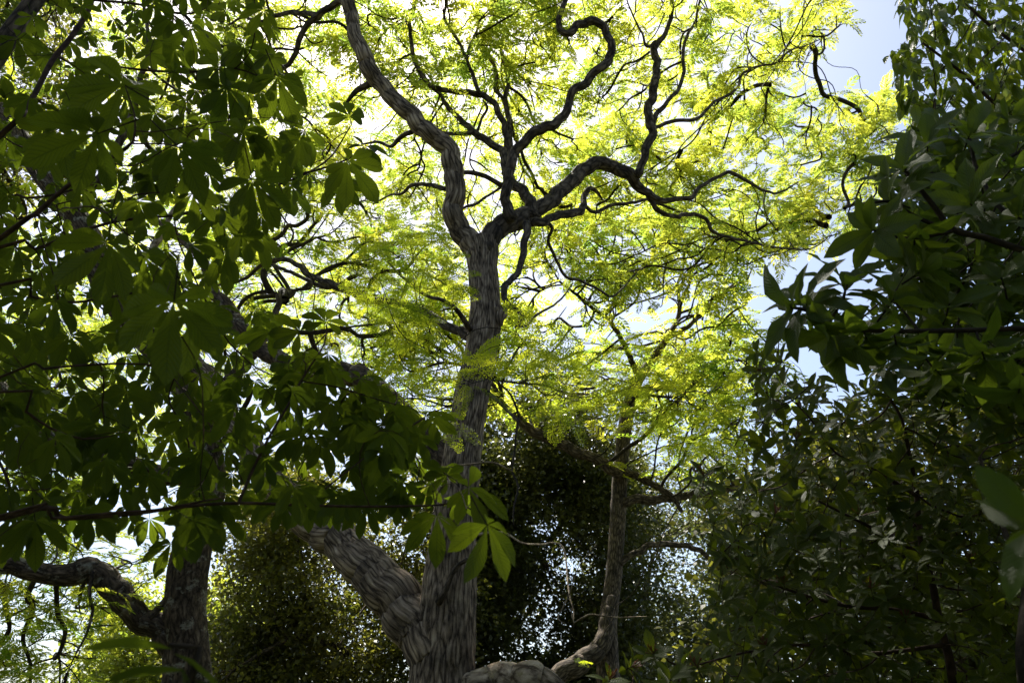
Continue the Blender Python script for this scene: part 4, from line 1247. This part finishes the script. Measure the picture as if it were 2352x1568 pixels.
# ---- unseen wood added behind and beside the viewpoint to cut the sky light
q = rng.uniform([-26, -24, 0.5], [26, -5, 14], (2600, 3))
e = np.concatenate([rng.uniform([-26, -6, 0.5], [-11, 9, 13], (1100, 3)), rng.uniform([9, -6, 0.5], [24, 12, 13], (1100, 3))])
q = np.concatenate([q, e])
q = q[nz(q, .25, 40) > -.2]
k = len(q) * 14
pos = np.repeat(q, 14, 0) + rng.normal(0, .55, (k, 3))
link("screening_woods", bake("screening_woods", [small_leaf(1), small_leaf(2, .3)], rng.integers(0, 2, k), pos, frame(rand_dirs(k), rand_dirs(k) + [0, 0, 1]), 0.46 * rng.uniform(.6, 1.3, k), M_oak), None, 'stuff')

# ---- rhododendron, lower right
rhT = [blade(5, 4, 0.20, 1.2, 0.25, 0.10 + .1 * k, 0.05, seed=60 + k) for k in range(4)]
rosH = [rosette(7 + k % 3, 82, 70 + k) for k in range(6)]
rho = Tree("rhododendron", (2.9, 4.6, 0), "big rhododendron bush with whorled dark leaves and reddish bud clusters", "shrub")
def hbranch(spec, Y0, Y1, mat=B_red):
    p, r = limb_pts(spec, Y0, Y1)
    rho.limb(p, r, mat, name="branch", step=.07, sides=8)
rho.limb([(2.9, 4.6, -.2), (2.85, 4.6, .6), (2.8, 4.65, 1.5)], [.09, .075, .06], B_red, name="trunk", step=.1, sides=12)
st = tuple(rho.seeds[-1])
hbranch([(2190, 1568, 22), (2178, 1500, 20), (2160, 1440, 18), (2140, 1330, 16), (2125, 1290, 15), (2110, 1200, 14), (2105, 1130, 12), (2090, 1050, 9), (2070, 960, 7), (2020, 880, 5)], 4.6, 4.4)
hbranch([(2125, 1290, 12), (2080, 1250, 11), (2020, 1220, 9), (1960, 1190, 7), (1880, 1150, 5)], 4.5, 4.2)
hbranch([(2108, 1140, 10), (2060, 1110, 9), (2000, 1075, 8), (1920, 1040, 5), (1860, 960, 4), (1800, 900, 3)], 4.4, 4.2)
hbranch([(2150, 1420, 12), (2060, 1400, 10), (1940, 1390, 8), (1800, 1350, 6), (1700, 1300, 4)], 4.6, 4.3)
hbranch([(2352, 1420, 24), (2345, 1500, 24), (2350, 1568, 24)][::-1] + [(2352, 1330, 18), (2300, 1200, 12), (2250, 1050, 8)], 3.6, 3.8, B_limb)
hbranch([(2170, 1480, 10), (2000, 1500, 9), (1850, 1480, 7), (1700, 1500, 5), (1560, 1530, 4), (1500, 1470, 3)], 4.5, 4.2)
poly_rh = [(1735, 800), (1800, 870), (1900, 880), (2000, 870), (2120, 900), (2400, 930), (2420, 1640), (1400, 1640), (1500, 1550), (1600, 1490), (1640, 1420), (1650, 1330), (1640, 1200), (1600, 1110), (1700, 1100), (1760, 1060), (1740, 960)]
hh_ = [(1745, 850), (1790, 830), (1860, 900), (1700, 1000), (1745, 960), (1615, 1090), (1660, 1085), (1750, 1030), (1830, 1010), (1900, 1010), (1950, 950), (2010, 1010), (1880, 1090), (1930, 1120), (1990, 1060), (1820, 1260), (1860, 1230), (1700, 1300), (1690, 1240),
       (1780, 1180), (1640, 1200), (1660, 1380), (1740, 1400), (1800, 1340), (1500, 1500), (1450, 1530), (1400, 1560), (1540, 1560), (2060, 1000), (1970, 1180), (2040, 1130), (1600, 1530), (1760, 1480), (1850, 1420), (1930, 1300), (2000, 1350), (2080, 1420), (2200, 1150), (2230, 1290), (2100, 900)]
cH = [P(a, b, rng.uniform(3.7, 4.2)) for a, b in hh_]
cf = pick(poly_rh, 620, 14, (4.0, 6.5)); cH += list(cf)
cf = pick([(2400, 850), (3000, 800), (3000, 1700), (2400, 1700)], 50, 30, (3.5, 5.5)); cH += list(cf)
cH = np.array(cH); aH = unit(img_axis(rng.normal(115, 50, len(cH)), .25) + rng.normal(0, .25, (len(cH), 3)) + [-.15, 0, .25])
sH = rng.uniform(.11, .15, len(cH))
rosette_shrub(rho, cH, aH, sH, rosH, rhT, M_rhodo, B_red, 60, B_red, .08, .0018, wig=.3)
# spent reddish bud clusters at some shoot tips
for k in rng.choice(40, 14, replace=False):
    tb = Tubes()
    for j in range(12):
        d = unit(aH[k] + rng.normal(0, .55, 3)); l = rng.uniform(.03, .055)
        tb.add([cH[k], cH[k] + d * l * .6, cH[k] + d * l + [0, 0, .004]], [.0012, .0012, .003], 4)
    part("bud_cluster", tb.mesh("bud_cluster", M_red), rho.root)

# ---- blurred young branch close to the lens, bottom left
nr = Tree("young_broadleaf_plant", (-.75, 1.3, 0), "young plant with large soft leaves close by at the lower left edge", "plant")
nr.limb([(-.75, 1.3, -.1), (-.72, 1.3, .7), tuple(P(420, 1640, 1.35)), tuple(P(390, 1480, 1.35))], [.012, .01, .007, .003], B_dark, name="stem", step=.05, sides=8)
nlT = [blade(7, 4, 0.17, 1.2, 0.2, 0.2, 0.06, seed=80 + k) for k in range(2)]
nl_me = [make_mesh("leaf", V, F, M_palm, uv=UV, attrs={'tint': np.full(len(V), .4 * k)}) for k, (V, F, UV) in enumerate(nlT)]
base = Matrix.Translation(-Vector(nr.root.location))
for (x, y, ang, l) in ((395, 1490, 150, .13), (400, 1500, -40, .14), (430, 1540, 165, .12), (440, 1560, -30, .13), (415, 1530, -75, .12), (400, 1600, 20, .14)):
    a = math.radians(ang)
    X_ = math.cos(a) * RT + math.sin(a) * UP * .5 - FW * .2
    R = frame(X_[None], np.array([[0, .3, 1.0]]))[0]
    o = link("leaf", random.choice(nl_me), nr.root); o.matrix_local = base @ mat4(R, P(x, y, 1.35), l)
print("script done")
